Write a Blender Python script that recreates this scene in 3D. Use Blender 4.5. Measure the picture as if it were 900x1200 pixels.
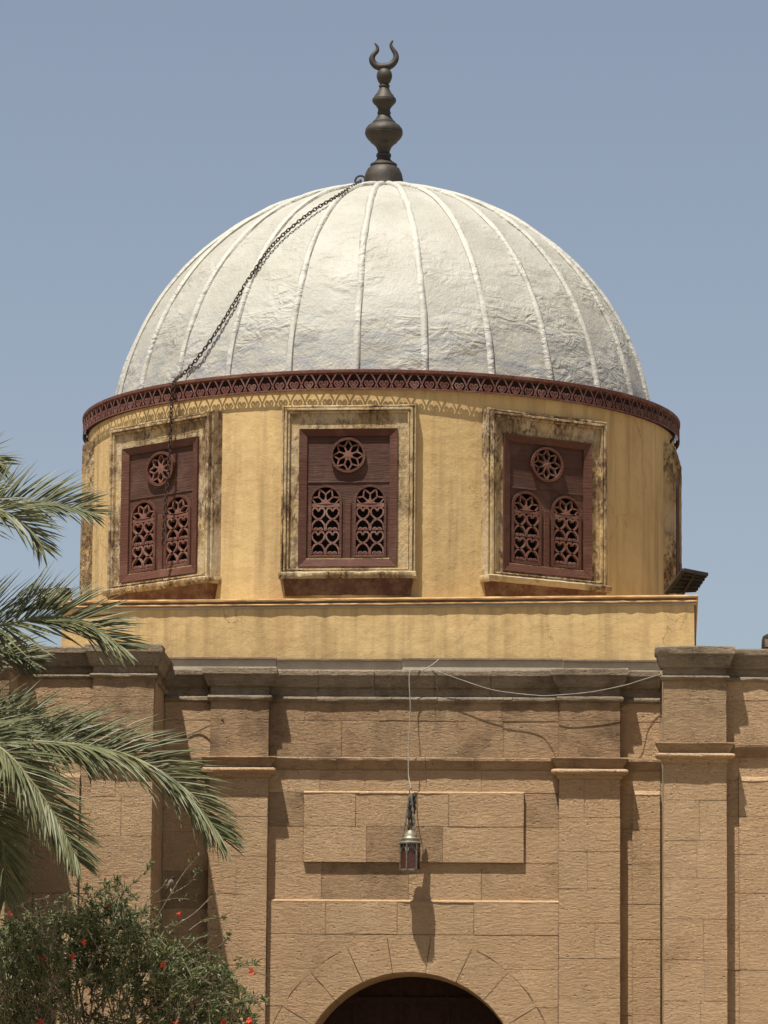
import bpy, bmesh, math, random
from mathutils import Vector, Matrix, Quaternion, noise
R = math.radians
rng = random.Random(7)
for o in list(bpy.data.objects):
    bpy.data.objects.remove(o)
scene = bpy.context.scene
col = scene.collection

# ------------------------------------------------------------------ camera
F = 5000.0
CAM = Vector((1.72, -50.0, 1.6))
PITCH = math.atan(780 / F)
YAW = math.atan(200 / F * math.cos(PITCH))
ROLL = 0.0085
fw = Vector((-math.sin(YAW) * math.cos(PITCH), math.cos(YAW) * math.cos(PITCH), math.sin(PITCH)))
rt = fw.cross(Vector((0, 0, 1))).normalized()
up = rt.cross(fw)
rt, up = rt * math.cos(ROLL) + up * math.sin(ROLL), up * math.cos(ROLL) - rt * math.sin(ROLL)
cam = bpy.data.cameras.new('camera')
cam.sensor_fit = 'VERTICAL'
cam.sensor_height = 36
cam.sensor_width = 27
cam.lens = F / 1200 * 36
cam.clip_end = 5000
co = bpy.data.objects.new('camera', cam)
col.objects.link(co)
co.matrix_world = Matrix(((rt.x, up.x, -fw.x, CAM.x), (rt.y, up.y, -fw.y, CAM.y), (rt.z, up.z, -fw.z, CAM.z), (0, 0, 0, 1)))
scene.camera = co

def ray(px, py):
    return (fw * F + rt * (px - 450) - up * (py - 600)).normalized()
def at(px, py, Y):
    d = ray(px, py)
    return CAM + d * ((Y - CAM.y) / d.y)
def hit_sphere(px, py, c, r):
    d = ray(px, py); oc = CAM - c
    b = d.dot(oc); q = b * b - oc.dot(oc) + r * r
    if q < 0: q = 0
    return CAM + d * (-b - math.sqrt(q))
def hit_cyl(px, py, c, r):
    d = ray(px, py); ox, oy = CAM.x - c.x, CAM.y - c.y
    a = d.x * d.x + d.y * d.y; b = d.x * ox + d.y * oy; q = b * b - a * (ox * ox + oy * oy - r * r)
    return CAM + d * ((-b - math.sqrt(max(q, 0))) / a)

# ------------------------------------------------------------------ light
K = 3.4
L = Vector((0.2 * K, 1.0, -K)).normalized()
sun = bpy.data.lights.new('sun', 'SUN')
sun.energy = 5.0
sun.angle = R(0.53)
sun.color = (1.0, 0.95, 0.87)
so = bpy.data.objects.new('sun', sun)
so.rotation_euler = L.to_track_quat('-Z', 'Y').to_euler()
so.location = (-10, -20, 40)
col.objects.link(so)
world = bpy.data.worlds.new('World')
scene.world = world
world.use_nodes = True
wn = world.node_tree
wn.nodes.clear()
wo = wn.nodes.new('ShaderNodeOutputWorld')
bg = wn.nodes.new('ShaderNodeBackground')
sky = wn.nodes.new('ShaderNodeTexSky')
sky.sky_type = 'NISHITA'
sky.sun_disc = False
sky.sun_elevation = math.asin(-L.z)
sky.sun_rotation = math.atan2(-L.x, -L.y)
sky.altitude = 0
sky.air_density = 1.0
sky.dust_density = 1.0
sky.ozone_density = 3.0
hsv = wn.nodes.new('ShaderNodeHueSaturation')
hsv.inputs['Saturation'].default_value = 0.64
wn.links.new(sky.outputs[0], hsv.inputs['Color'])
wn.links.new(hsv.outputs[0], bg.inputs['Color'])
bg.inputs['Strength'].default_value = 0.062
wn.links.new(bg.outputs[0], wo.inputs[0])
scene.view_settings.view_transform = 'Standard'
scene.view_settings.look = 'None'
scene.view_settings.gamma = 1
scene.view_settings.use_curve_mapping = False
scene.view_settings.exposure = 0.66

# ------------------------------------------------------------------ helpers
W = {}
def link(o, parent=None, M=None):
    M = M if M is not None else Matrix.Identity(4)
    o.matrix_basis = M
    if parent:
        o.parent = parent
        o.matrix_parent_inverse = W[parent].inverted()
    W[o] = M
    col.objects.link(o)
    return o
def tag(o, label=None, cat=None, group=None, kind=None):
    if label: o['label'] = label
    if cat: o['category'] = cat
    if group: o['group'] = group
    if kind: o['kind'] = kind
    return o
def empty(name, loc, label, cat, group=None):
    o = bpy.data.objects.new(name, None)
    o.empty_display_size = 0.3
    link(o, None, Matrix.Translation(Vector(loc)))
    return tag(o, label, cat, group)
def smooth_by_angle(me, ang):
    if ang is None: return
    bm = bmesh.new(); bm.from_mesh(me)
    for f in bm.faces: f.smooth = True
    for e in bm.edges:
        e.smooth = len(e.link_faces) == 2 and e.calc_face_angle(0) < ang
    bm.to_mesh(me); bm.free()
class MB:
    def __init__(s): s.v = []; s.f = []
    def add(s, vs, fs):
        b = len(s.v); s.v += [tuple(v) for v in vs]; s.f += [tuple(i + b for i in f) for f in fs]
    def box(s, x0, x1, y0, y1, z0, z1, M=None):
        vs = [Vector((x, y, z)) for z in (z0, z1) for y in (y0, y1) for x in (x0, x1)]
        if M: vs = [M @ v for v in vs]
        s.add(vs, [(0, 2, 3, 1), (4, 5, 7, 6), (0, 1, 5, 4), (1, 3, 7, 5), (3, 2, 6, 7), (2, 0, 4, 6)])
    def tube(s, pts, rad, n=6, cap=True, closed=False):
        pts = [Vector(p) for p in pts]
        m = len(pts)
        if not hasattr(rad, '__len__'): rad = [rad] * m
        t0 = (pts[1] - pts[0]).normalized()
        u = t0.orthogonal().normalized()
        vs = []; fs = []
        for i in range(m):
            if closed: t = (pts[(i + 1) % m] - pts[i - 1]).normalized()
            else: t = (pts[min(i + 1, m - 1)] - pts[max(i - 1, 0)]).normalized()
            u = (u - t * u.dot(t))
            u = u.normalized() if u.length > 1e-6 else t.orthogonal().normalized()
            w = t.cross(u)
            for k in range(n):
                a = 2 * math.pi * k / n
                vs.append(pts[i] + (u * math.cos(a) + w * math.sin(a)) * rad[i])
        for i in range(m if closed else m - 1):
            for k in range(n):
                a, b = i * n + k, i * n + (k + 1) % n
                j = (i + 1) % m
                fs.append((a, b, j * n + (k + 1) % n, j * n + k))
        if cap and not closed:
            fs.append(tuple(range(n))[::-1]); fs.append(tuple(range((m - 1) * n, m * n)))
        s.add(vs, fs)
    def lathe(s, prof, c=(0, 0, 0), n=32, cap=True):
        c = Vector(c); vs = []; fs = []
        for r, z in prof:
            for k in range(n):
                a = 2 * math.pi * k / n
                vs.append(c + Vector((r * math.cos(a), r * math.sin(a), z)))
        for i in range(len(prof) - 1):
            for k in range(n):
                fs.append((i * n + k, i * n + (k + 1) % n, (i + 1) * n + (k + 1) % n, (i + 1) * n + k))
        if cap:
            fs.append(tuple(range(n))[::-1]); fs.append(tuple(range((len(prof) - 1) * n, len(prof) * n)))
        s.add(vs, fs)
    def ribbon(s, pts, w, y0, y1, closed=False):
        """bar of width w along a polyline in the x,z plane, from depth y0 (front) to y1 (back)"""
        m = len(pts); P = [Vector((p[0], p[1])) for p in pts]
        vs = []; fs = []
        for i in range(m):
            if closed: a, b = P[i - 1], P[(i + 1) % m]
            else: a, b = P[max(i - 1, 0)], P[min(i + 1, m - 1)]
            t = (b - a)
            t = t.normalized() if t.length > 1e-9 else Vector((1, 0))
            nrm = Vector((-t.y, t.x)) * w / 2
            l, r_ = P[i] + nrm, P[i] - nrm
            vs += [(l.x, y1, l.y), (l.x, y0, l.y), (r_.x, y0, r_.y), (r_.x, y1, r_.y)]
        for i in range(m if closed else m - 1):
            j = (i + 1) % m
            for k in range(3):
                fs.append((i * 4 + k, i * 4 + k + 1, j * 4 + k + 1, j * 4 + k))
        if not closed:
            fs.append((0, 1, 2, 3)); e = (m - 1) * 4; fs.append((e + 3, e + 2, e + 1, e))
        s.add(vs, fs)
    def mesh(s, name, mat, ang=None, fix=True):
        me = bpy.data.meshes.new(name)
        me.from_pydata(s.v, [], s.f)
        if fix:
            bm = bmesh.new(); bm.from_mesh(me)
            bmesh.ops.recalc_face_normals(bm, faces=bm.faces)
            bm.to_mesh(me); bm.free()
        if mat: me.materials.append(mat)
        smooth_by_angle(me, ang)
        return me
    def build(s, name, mat, parent=None, M=None, ang=None, fix=True):
        return link(bpy.data.objects.new(name, s.mesh(name, mat, ang, fix)), parent, M)

def fill2d(loops, depth, name='fill'):
    """flat board outline (x,z loops, inner loops are holes) -> MB with front at y=0, back at y=depth"""
    cu = bpy.data.curves.new(name, 'CURVE'); cu.dimensions = '2D'; cu.fill_mode = 'BOTH'; cu.extrude = depth / 2
    for lp in loops:
        sp = cu.splines.new('POLY'); sp.points.add(len(lp) - 1)
        for p, q in zip(sp.points, lp): p.co = (q[0], q[1], 0, 1)
        sp.use_cyclic_u = True
    ob = bpy.data.objects.new(name, cu); col.objects.link(ob)
    bpy.context.view_layer.update()
    me = bpy.data.meshes.new_from_object(ob.evaluated_get(bpy.context.evaluated_depsgraph_get()))
    m = MB(); m.add([(v.co.x, depth / 2 - v.co.z, v.co.y) for v in me.vertices], [tuple(p.vertices) for p in me.polygons])
    bpy.data.objects.remove(ob); bpy.data.curves.remove(cu); bpy.data.meshes.remove(me)
    bm = bmesh.new(); tmp = bpy.data.meshes.new('t'); tmp.from_pydata(m.v, [], m.f); bm.from_mesh(tmp)
    bmesh.ops.remove_doubles(bm, verts=bm.verts, dist=1e-5)
    bm.verts.index_update()
    m.v = [tuple(v.co) for v in bm.verts]; m.f = [tuple(v.index for v in f.verts) for f in bm.faces]
    bm.free(); bpy.data.meshes.remove(tmp)
    return m

# ------------------------------------------------------------------ materials
class NT:
    def __init__(s, name, rough=0.8, spec=0.3, metal=0.0):
        s.m = bpy.data.materials.new(name); s.m.use_nodes = True
        s.t = s.m.node_tree; s.b = s.t.nodes['Principled BSDF']
        s.b.inputs['Roughness'].default_value = rough
        s.b.inputs['Specular IOR Level'].default_value = spec
        s.b.inputs['Metallic'].default_value = metal
        tc = s.n('ShaderNodeTexCoord'); oi = s.n('ShaderNodeObjectInfo')
        mul = s.n('ShaderNodeVectorMath'); mul.operation = 'MULTIPLY_ADD'
        cmb = s.n('ShaderNodeCombineXYZ')
        for i in range(3): s.l(oi.outputs['Random'], cmb.inputs[i])
        s.l(cmb.outputs[0], mul.inputs[0]); mul.inputs[1].default_value = (37, 53, 71)
        s.l(tc.outputs['Object'], mul.inputs[2])
        s.co = mul.outputs[0]; s.raw = tc.outputs['Object']; s.rand = oi.outputs['Random']
    def n(s, t): return s.t.nodes.new(t)
    def l(s, a, b): s.t.links.new(a, b)
    def scaled(s, sc, raw=False):
        m = s.n('ShaderNodeMapping'); m.inputs['Scale'].default_value = sc
        s.l(s.raw if raw else s.co, m.inputs[0]); return m.outputs[0]
    def noise(s, sc=(1, 1, 1), scale=1.0, detail=5, rough=0.55, dist=0.0, raw=False):
        n = s.n('ShaderNodeTexNoise'); s.l(s.scaled(sc, raw), n.inputs['Vector'])
        n.inputs['Scale'].default_value = scale; n.inputs['Detail'].default_value = detail
        n.inputs['Roughness'].default_value = rough; n.inputs['Distortion'].default_value = dist
        return n.outputs['Fac']
    def voro(s, sc=(1, 1, 1), scale=1.0, feat='F1', raw=False):
        n = s.n('ShaderNodeTexVoronoi'); s.l(s.scaled(sc, raw), n.inputs['Vector'])
        n.feature = feat; n.inputs['Scale'].default_value = scale
        return n.outputs['Distance']
    def ramp(s, f, a, b, lo=0.0, hi=1.0):
        m = s.n('ShaderNodeMapRange'); m.inputs['From Min'].default_value = a; m.inputs['From Max'].default_value = b
        m.inputs['To Min'].default_value = lo; m.inputs['To Max'].default_value = hi
        s.l(f, m.inputs[0]); return m.outputs[0]
    def math(s, op, a, b):
        m = s.n('ShaderNodeMath'); m.operation = op
        for i, q in enumerate((a, b)):
            if isinstance(q, (int, float)): m.inputs[i].default_value = q
            else: s.l(q, m.inputs[i])
        return m.outputs[0]
    def mix(s, f, a, b, mode='MIX'):
        m = s.n('ShaderNodeMix'); m.data_type = 'RGBA'; m.blend_type = mode
        if isinstance(f, (int, float)): m.inputs[0].default_value = f
        else: s.l(f, m.inputs[0])
        for i, q in ((6, a), (7, b)):
            if isinstance(q, tuple): m.inputs[i].default_value = (*q, 1)
            else: s.l(q, m.inputs[i])
        return m.outputs[2]
    def col(s, c):
        if isinstance(c, tuple): s.b.inputs['Base Color'].default_value = (*c, 1)
        else: s.l(c, s.b.inputs['Base Color'])
        return s
    def bump(s, h, dist=0.01, strength=1.0, prev=None):
        b = s.n('ShaderNodeBump'); b.inputs['Distance'].default_value = dist; b.inputs['Strength'].default_value = strength
        s.l(h, b.inputs['Height'])
        if prev: s.l(prev, b.inputs['Normal'])
        s.l(b.outputs[0], s.b.inputs['Normal']); return b.outputs[0]

def stone_mat(name, c1, c2, c3, dark=0.0, grime=(0.10, 0.075, 0.05)):
    s = NT(name, 0.95, 0.1)
    big = s.noise(scale=0.9, detail=4, raw=True)
    med = s.noise(scale=5, detail=6)
    c = s.mix(s.ramp(s.rand, 0, 1, 0, 1), c1, c2)
    v = s.math('FRACT', s.math('MULTIPLY', s.rand, 17.3), 0)
    c = s.mix(s.math('MULTIPLY', v, 0.42), c, tuple(x * 0.70 for x in c3))
    c = s.mix(s.ramp(big, 0.4, 0.68, 0, 0.8), c, c3)
    c = s.mix(s.ramp(med, 0.35, 0.75, 0, 0.3), c, tuple(x * 0.62 for x in c1))
    fine = s.noise((1, 1, 3.5), 30, 4, 0.65)
    c = s.mix(s.ramp(fine, 0.3, 0.75, 0.0, 0.35), c, tuple(x * 1.4 for x in c1))
    fl = s.noise((1, 1, 2.6), 14, 6, 0.7, 0.7)
    c = s.mix(s.ramp(fl, 0.57, 0.72, 0, 0.4), c, tuple(x * 0.5 for x in c1))
    if dark > 0:
        g = s.noise((1, 1, 1), 2.2, 8, 0.65, raw=True)
        c = s.mix(s.ramp(g, 0.5 - 0.25 * dark, 0.72 - 0.2 * dark, 0, 0.85), c, grime)
    lt = s.noise((1, 1, 1.3), 1.7, 7, 0.62, raw=True)
    c = s.mix(s.ramp(lt, 0.52, 0.7, 0, 0.45), c, tuple(x * 1.25 for x in c1))
    dk = s.noise((1.2, 1, 0.8), 1.3, 8, 0.66, 0.5, raw=True)
    c = s.mix(s.ramp(dk, 0.56, 0.72, 0, 0.42), c, (0.27, 0.165, 0.085))
    pits = s.voro((1, 1, 1.7), 9)
    c = s.mix(s.ramp(pits, 0.05, 0.16, 0.35, 0), c, tuple(x * 0.4 for x in c1))
    s.col(c)
    stria = s.noise((0.8, 1, 2.6), 13, 7, 0.74, 0.25)
    n1 = s.bump(stria, 0.085, 1.0)
    grain = s.noise((1, 1, 2), 60, 4, 0.7)
    n2 = s.bump(grain, 0.012, 0.8, n1)
    s.bump(s.ramp(pits, 0.02, 0.2), 0.035, 0.7, n2)
    return s.m
M_stone = stone_mat('sandstone', (0.64, 0.445, 0.26), (0.57, 0.385, 0.222), (0.60, 0.375, 0.21))
M_stone_dk = stone_mat('weathered_sandstone', (0.50, 0.35, 0.205), (0.45, 0.305, 0.175), (0.48, 0.285, 0.16), 0.10, (0.17, 0.115, 0.07))
M_cornice = stone_mat('grey_weathered_cornice_stone', (0.42, 0.33, 0.23), (0.37, 0.29, 0.20), (0.33, 0.25, 0.165), 0.2, (0.14, 0.105, 0.07))
M_mortar = stone_mat('mortar', (0.58, 0.43, 0.27), (0.58, 0.43, 0.27), (0.50, 0.36, 0.22))

def plaster():
    s = NT('ochre_plaster', 0.9, 0.15)
    big = s.noise(scale=0.8, detail=5, raw=True)
    st = s.noise((2.2, 2.2, 0.16), 2.4, 5, 0.6, raw=True)
    c = s.mix(s.ramp(big, 0.35, 0.7), (0.575, 0.415, 0.195), (0.51, 0.35, 0.155))
    c = s.mix(s.ramp(st, 0.47, 0.70, 0, 0.68), c, (0.28, 0.185, 0.09))
    pk = s.noise((1, 1, 0.4), 2.6, 6, 0.6, raw=True)
    c = s.mix(s.ramp(pk, 0.55, 0.8, 0, 0.6), c, (0.46, 0.25, 0.12))
    lt = s.noise((6, 6, 0.25), 3.0, 5, 0.6, raw=True)
    c = s.mix(s.ramp(lt, 0.58, 0.75, 0, 0.4), c, (0.62, 0.48, 0.27))
    mt = s.noise((1, 1, 0.7), 5.5, 8, 0.68, 0.3, raw=True)
    c = s.mix(s.ramp(mt, 0.48, 0.7, 0, 0.38), c, (0.37, 0.235, 0.105))
    sp = s.noise(scale=24, detail=6, rough=0.7, raw=True)
    c = s.mix(s.ramp(sp, 0.62, 0.8, 0, 0.45), c, (0.30, 0.19, 0.09))
    # hairline cracks
    wv = s.n('ShaderNodeTexVoronoi'); wv.feature = 'DISTANCE_TO_EDGE'
    nv = s.n('ShaderNodeTexNoise'); s.l(s.raw, nv.inputs['Vector']); nv.inputs['Scale'].default_value = 1.6; nv.inputs['Detail'].default_value = 6
    ad = s.n('ShaderNodeVectorMath'); ad.operation = 'MULTIPLY_ADD'; s.l(nv.outputs['Color'], ad.inputs[0]); ad.inputs[1].default_value = (1.4, 1.4, 1.4); s.l(s.raw, ad.inputs[2])
    s.l(ad.outputs[0], wv.inputs['Vector']); wv.inputs['Scale'].default_value = 0.55
    crk = s.ramp(wv.outputs['Distance'], 0.0, 0.005, 1, 0)
    msk = s.ramp(s.noise(scale=0.6, detail=2, raw=True), 0.5, 0.6)
    crk = s.math('MULTIPLY', crk, msk)
    c = s.mix(s.math('MULTIPLY', crk, 0.7), c, (0.16, 0.09, 0.04))
    s.col(c)
    n1 = s.bump(s.noise(scale=5, detail=7, rough=0.6, raw=True), 0.03, 0.5)
    s.bump(s.noise(scale=70, detail=3, raw=True), 0.004, 0.7, n1)
    return s.m
M_plaster = plaster()

def surround(name, k):
    s = NT(name, 0.95, 0.1)
    b = s.noise((1, 1, 0.6), 2.0, 8, 0.65)
    c = s.mix(s.ramp(b, 0.4, 0.62), (0.50, 0.355, 0.17), (0.47, 0.375, 0.24))
    zone = s.ramp(s.noise((1, 1, 0.7), 1.5, 4, 0.55), 0.50 - k, 0.62 - k)      # where the coat has failed
    a = s.noise((1, 1, 0.6), 5.0, 9, 0.7, 0.5)
    f1 = s.math('MULTIPLY', s.ramp(a, 0.44, 0.52), zone)
    c = s.mix(s.math('MULTIPLY', f1, 0.85), c, (0.23, 0.15, 0.08))
    d = s.noise((1, 1, 0.45), 19, 8, 0.74)
    f2 = s.math('MULTIPLY', s.ramp(d, 0.47, 0.58), s.math('MAXIMUM', s.math('MULTIPLY', zone, 0.9), 0.16))
    c = s.mix(f2, c, (0.085, 0.05, 0.03))
    e = s.noise((1, 1, 0.8), 11, 7, 0.72)
    c = s.mix(s.ramp(e, 0.60, 0.67, 0, 0.75), c, (0.55, 0.48, 0.36))
    s.col(c)
    n1 = s.bump(s.math('MULTIPLY', a, zone), 0.05, 0.8)
    n2 = s.bump(d, 0.025, 0.8, n1)
    s.bump(e, 0.025, 0.6, n2)
    return s.m
M_surround = surround('worn_plaster_moulding', 0.05)
M_peeled = surround('peeling_plaster_moulding', 0.11)

def sillm():
    s = NT('stained_shaded_sill', 0.95, 0.1)
    a = s.noise((1, 1, 1), 5, 8, 0.68)
    c = s.mix(s.ramp(a, 0.42, 0.6), (0.115, 0.052, 0.034), (0.20, 0.12, 0.07))  # dark tone holds both the stain and the shadow under the sill
    d = s.noise((1, 1, 1), 18, 6, 0.7)
    c = s.mix(s.ramp(d, 0.55, 0.7, 0, 0.8), c, (0.08, 0.04, 0.025))
    s.col(c); s.bump(a, 0.05, 0.8); return s.m
M_sill = sillm()

def red_wood(name, base, dk, lt, grain=(0.5, 1, 9)):
    s = NT(name, 0.72, 0.3)
    g = s.noise(grain, 7, 7, 0.65, 0.8)
    b = s.noise(scale=4, detail=6)
    c = s.mix(s.ramp(g, 0.4, 0.7), base, dk)
    c = s.mix(s.ramp(b, 0.5, 0.7, 0, 0.7), c, lt)
    v = s.math('FRACT', s.math('MULTIPLY', s.rand, 23.7), 0)
    c = s.mix(s.math('MULTIPLY', v, 0.3), c, dk)
    s.col(c); s.bump(g, 0.012, 0.8); return s.m
M_frame = red_wood('oxblood_painted_wood', (0.098, 0.034, 0.019), (0.066, 0.023, 0.013), (0.15, 0.075, 0.048))
M_board = red_wood('worn_red_brown_board', (0.088, 0.036, 0.022), (0.038, 0.017, 0.011), (0.14, 0.075, 0.048))
M_lattice = red_wood('dusty_red_fretwork', (0.19, 0.088, 0.062), (0.13, 0.054, 0.038), (0.27, 0.175, 0.135), (3, 3, 3))
M_fret = red_wood('red_painted_metal_fascia', (0.15, 0.056, 0.040), (0.095, 0.034, 0.025), (0.25, 0.15, 0.11), (3, 3, 3))

def dome_mat(name, seam=False):
    s = NT(name, 0.56, 0.3)
    big = s.noise(scale=1.2, detail=6)
    c = s.mix(s.ramp(big, 0.38, 0.65), (0.385, 0.37, 0.315), (0.32, 0.305, 0.25))
    st = s.noise((3, 3, 0.5), 3, 6, 0.65)
    c = s.mix(s.ramp(st, 0.5, 0.72, 0, 0.45), c, (0.355, 0.32, 0.24))
    # bluish bare metal near the springing
    sx = s.n('ShaderNodeSeparateXYZ'); s.l(s.raw, sx.inputs[0])
    low = s.ramp(sx.outputs[2], 0.6, 1.7, 1, 0)
    pt = s.noise((1.4, 1.4, 4), 2.2, 6, 0.6)
    f = s.math('MULTIPLY', low, s.ramp(pt, 0.42, 0.62))
    c = s.mix(s.math('MULTIPLY', f, 0.75), c, (0.215, 0.23, 0.245))
    sp = s.noise(scale=20, detail=6, rough=0.7)
    c = s.mix(s.ramp(sp, 0.6, 0.78, 0, 0.5), c, (0.15, 0.125, 0.09))
    run = s.noise((9, 9, 0.35), 1.4, 5, 0.6)
    c = s.mix(s.ramp(run, 0.58, 0.74, 0, 0.4), c, (0.25, 0.225, 0.175))
    if seam: c = s.mix(0.5, c, (0.46, 0.445, 0.39))
    s.col(c)
    msk = s.ramp(s.noise((1, 1, 1.5), 1.1, 3, 0.5), 0.45, 0.62, 0.15, 1)
    w1 = s.math('MULTIPLY', s.noise((1, 1, 1.7), 4.0, 4, 0.5, 1.6), msk)
    n1 = s.bump(w1, 0.09, 0.6)
    w2 = s.noise((1.3, 1.3, 1.0), 11, 5, 0.6, 1.0)
    n2 = s.bump(w2, 0.028, 0.42, n1)
    s.bump(s.noise(scale=30, detail=4, rough=0.65), 0.012, 0.55, n2)
    return s.m
M_dome = dome_mat('weathered_white_lead')
M_seam = dome_mat('pale_worn_lead_roll', True)

def simple(name, c, c2=None, rough=0.7, spec=0.3, metal=0.0, sc=12, bump=0.004):
    s = NT(name, rough, spec, metal)
    a = s.noise(scale=sc, detail=6, rough=0.65)
    s.col(s.mix(s.ramp(a, 0.38, 0.66), c, c2 or tuple(x * 0.6 for x in c)))
    s.bump(a, bump, 0.8); return s.m
M_bronze = simple('dark_patinated_bronze', (0.022, 0.020, 0.016), (0.055, 0.040, 0.025), 0.6, 0.4, 0.1, 9, 0.008)
M_iron = simple('rusty_iron', (0.035, 0.024, 0.018), (0.07, 0.04, 0.025), 0.8, 0.3, 0.2, 30)
M_dark = simple('dark_wood_and_eave_shade', (0.034, 0.015, 0.012), (0.02, 0.009, 0.007), 0.7, 0.2)
M_void = simple('shade_dark_interior', (0.02, 0.016, 0.013))  # near-black puts the shade of the unlit interior into the colour
M_tin = simple('dull_grey_flashing', (0.36, 0.32, 0.25), (0.29, 0.255, 0.20), 0.75, 0.3, 0, 4, 0.01)
M_slat = simple('dark_corrugated_sheet', (0.020, 0.017, 0.015), (0.036, 0.03, 0.025), 0.8, 0.2, 0, 8)
M_edge = simple('shade_grey_render', (0.22, 0.17, 0.13), (0.14, 0.10, 0.075), 0.9, 0.1, 0, 7, 0.02)  # darkness of the drip shadow and shaded fillet is in this colour
M_coping = simple('sunlit_ochre_moulding', (0.56, 0.36, 0.16), (0.42, 0.24, 0.11), 0.9, 0.1, 0, 6, 0.01)
M_cable = simple('pale_grey_cable', (0.33, 0.30, 0.25), (0.26, 0.235, 0.19), 0.6)
M_thin_line = simple('brown_line', (0.10, 0.065, 0.04))
M_brass = simple('tarnished_brass', (0.26, 0.23, 0.17), (0.12, 0.11, 0.085), 0.5, 0.5, 0.5, 25)
M_ground = simple('sandy_paving', (0.27, 0.215, 0.15), (0.22, 0.175, 0.12), 0.95, 0.1, 0, 0.8)
M_bark = simple('palm_bark', (0.13, 0.095, 0.06), (0.06, 0.042, 0.028), 0.95, 0.1, 0, 10, 0.03)
M_twig = simple('grey_brown_twig', (0.20, 0.16, 0.11), (0.11, 0.085, 0.055), 0.9, 0.1, 0, 10)
M_rachis = simple('palm_midrib', (0.16, 0.17, 0.07), (0.20, 0.16, 0.08), 0.6)
M_bird = simple('brown_grey_plumage', (0.16, 0.13, 0.10), (0.11, 0.085, 0.065), 0.9, 0.1, 0, 30)
M_birdhead = simple('black_plumage', (0.015, 0.012, 0.011), None, 0.8)

def leafmat(name, a, b, trans=0.25, rough=0.45):
    s = NT(name, rough, 0.35)
    g = s.n('ShaderNodeNewGeometry')
    c = s.mix(g.outputs['Random Per Island'], a, b)
    n = s.noise(scale=2.5, detail=3)
    c = s.mix(s.ramp(n, 0.35, 0.7, 0, 0.5), c, tuple(x * 0.55 for x in a))
    s.col(c)
    tr = s.n('ShaderNodeBsdfTranslucent'); s.l(c, tr.inputs['Color'])
    mx = s.n('ShaderNodeMixShader'); mx.inputs[0].default_value = trans
    s.l(s.b.outputs[0], mx.inputs[1]); s.l(tr.outputs[0], mx.inputs[2])
    out = s.t.nodes['Material Output']; s.l(mx.outputs[0], out.inputs[0])
    return s.m
M_palm = leafmat('date_palm_leaflet', (0.10, 0.112, 0.044), (0.20, 0.195, 0.095), 0.15, 0.5)
M_leaf = leafmat('pomegranate_leaf', (0.065, 0.092, 0.028), (0.215, 0.215, 0.092), 0.26)
M_flower = leafmat('scarlet_petal', (0.80, 0.10, 0.045), (0.70, 0.06, 0.03), 0.3, 0.6)
def glassm():
    s = NT('amber_red_glass', 0.25, 0.5)
    a = s.noise(scale=30, detail=4)
    s.col(s.mix(s.ramp(a, 0.4, 0.65), (0.085, 0.028, 0.018), (0.05, 0.018, 0.013)))
    return s.m
M_glass = glassm()

# ------------------------------------------------------------------ ground
g = MB(); g.add([(-1500, -1500, 0), (1500, -1500, 0), (1500, 1500, 0), (-1500, 1500, 0)], [(0, 1, 2, 3)])
tag(g.build('ground', M_ground, fix=False), 'sandy paved forecourt before the stone front', None, None, 'structure')

# ------------------------------------------------------------------ stone facade
fac = empty('stone_facade', (0, 0, 0), 'tan sandstone facade with pilasters, cornice and round arched doorway below the dome', 'facade')
PD = 0.14                      # pilasters stand proud
WING = -1.5                    # wings stand forward of the centre
def X(px, py, Y): return at(px, py, Y).x
def Z(py, Y, px=480): return at(px, py, Y).z

def loop_pts(poly, step=0.14, jit=0.0):
    out = []
    for i in range(len(poly)):
        a = Vector(poly[i]); b = Vector(poly[(i + 1) % len(poly)])
        n = max(1, int((b - a).length / step)); n = min(n, 5)
        for k in range(n):
            out.append(a.lerp(b, k / n))
    return out
def poly_block(name, poly, yf, depth, mat, parent, gap=0.0009, ch=0.0034, jy=0.003):
    """a dressed stone: outline poly in (x,z), chipped chamfered arris, front at yf"""
    c = sum((Vector(p) for p in poly), Vector((0, 0))) / len(poly)
    pts = loop_pts(poly)
    n = len(pts); y = yf + rng.uniform(-jy, jy)
    tilt = rng.uniform(-0.004, 0.004); tiltz = rng.uniform(-0.004, 0.004)
    def inset(p, d):
        v = c - p; l = v.length
        sx = 1 if v.x > 0 else -1; sz = 1 if v.y > 0 else -1
        return Vector((p.x + sx * min(d, abs(v.x)), p.y + sz * min(d, abs(v.y))))
    vs = []; fs = []
    back = [inset(p, gap) for p in pts]
    sh = [inset(p, gap + rng.uniform(0, 0.003)) for p in pts]
    fr = [inset(p, gap + ch * rng.uniform(0.5, 1.6) + (0.02 * rng.random() if rng.random() < 0.09 else 0)) for p in pts]
    for q in back: vs.append((q.x, yf + depth, q.y))
    for q in sh: vs.append((q.x, y + ch * 0.8, q.y))
    for q in fr: vs.append((q.x, y + tilt * (q.x - c.x) + tiltz * (q.y - c.y), q.y))
    for k in range(n):
        j = (k + 1) % n
        fs.append((k, j, n + j, n + k)); fs.append((n + k, n + j, 2 * n + j, 2 * n + k))
    fs.append(tuple(range(2 * n, 3 * n)))
    m = MB(); m.add(vs, fs)
    return m.build(name, mat, parent)
def rect(x0, x1, z0, z1): return [(x0, z0), (x1, z0), (x1, z1), (x0, z1)]
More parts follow.
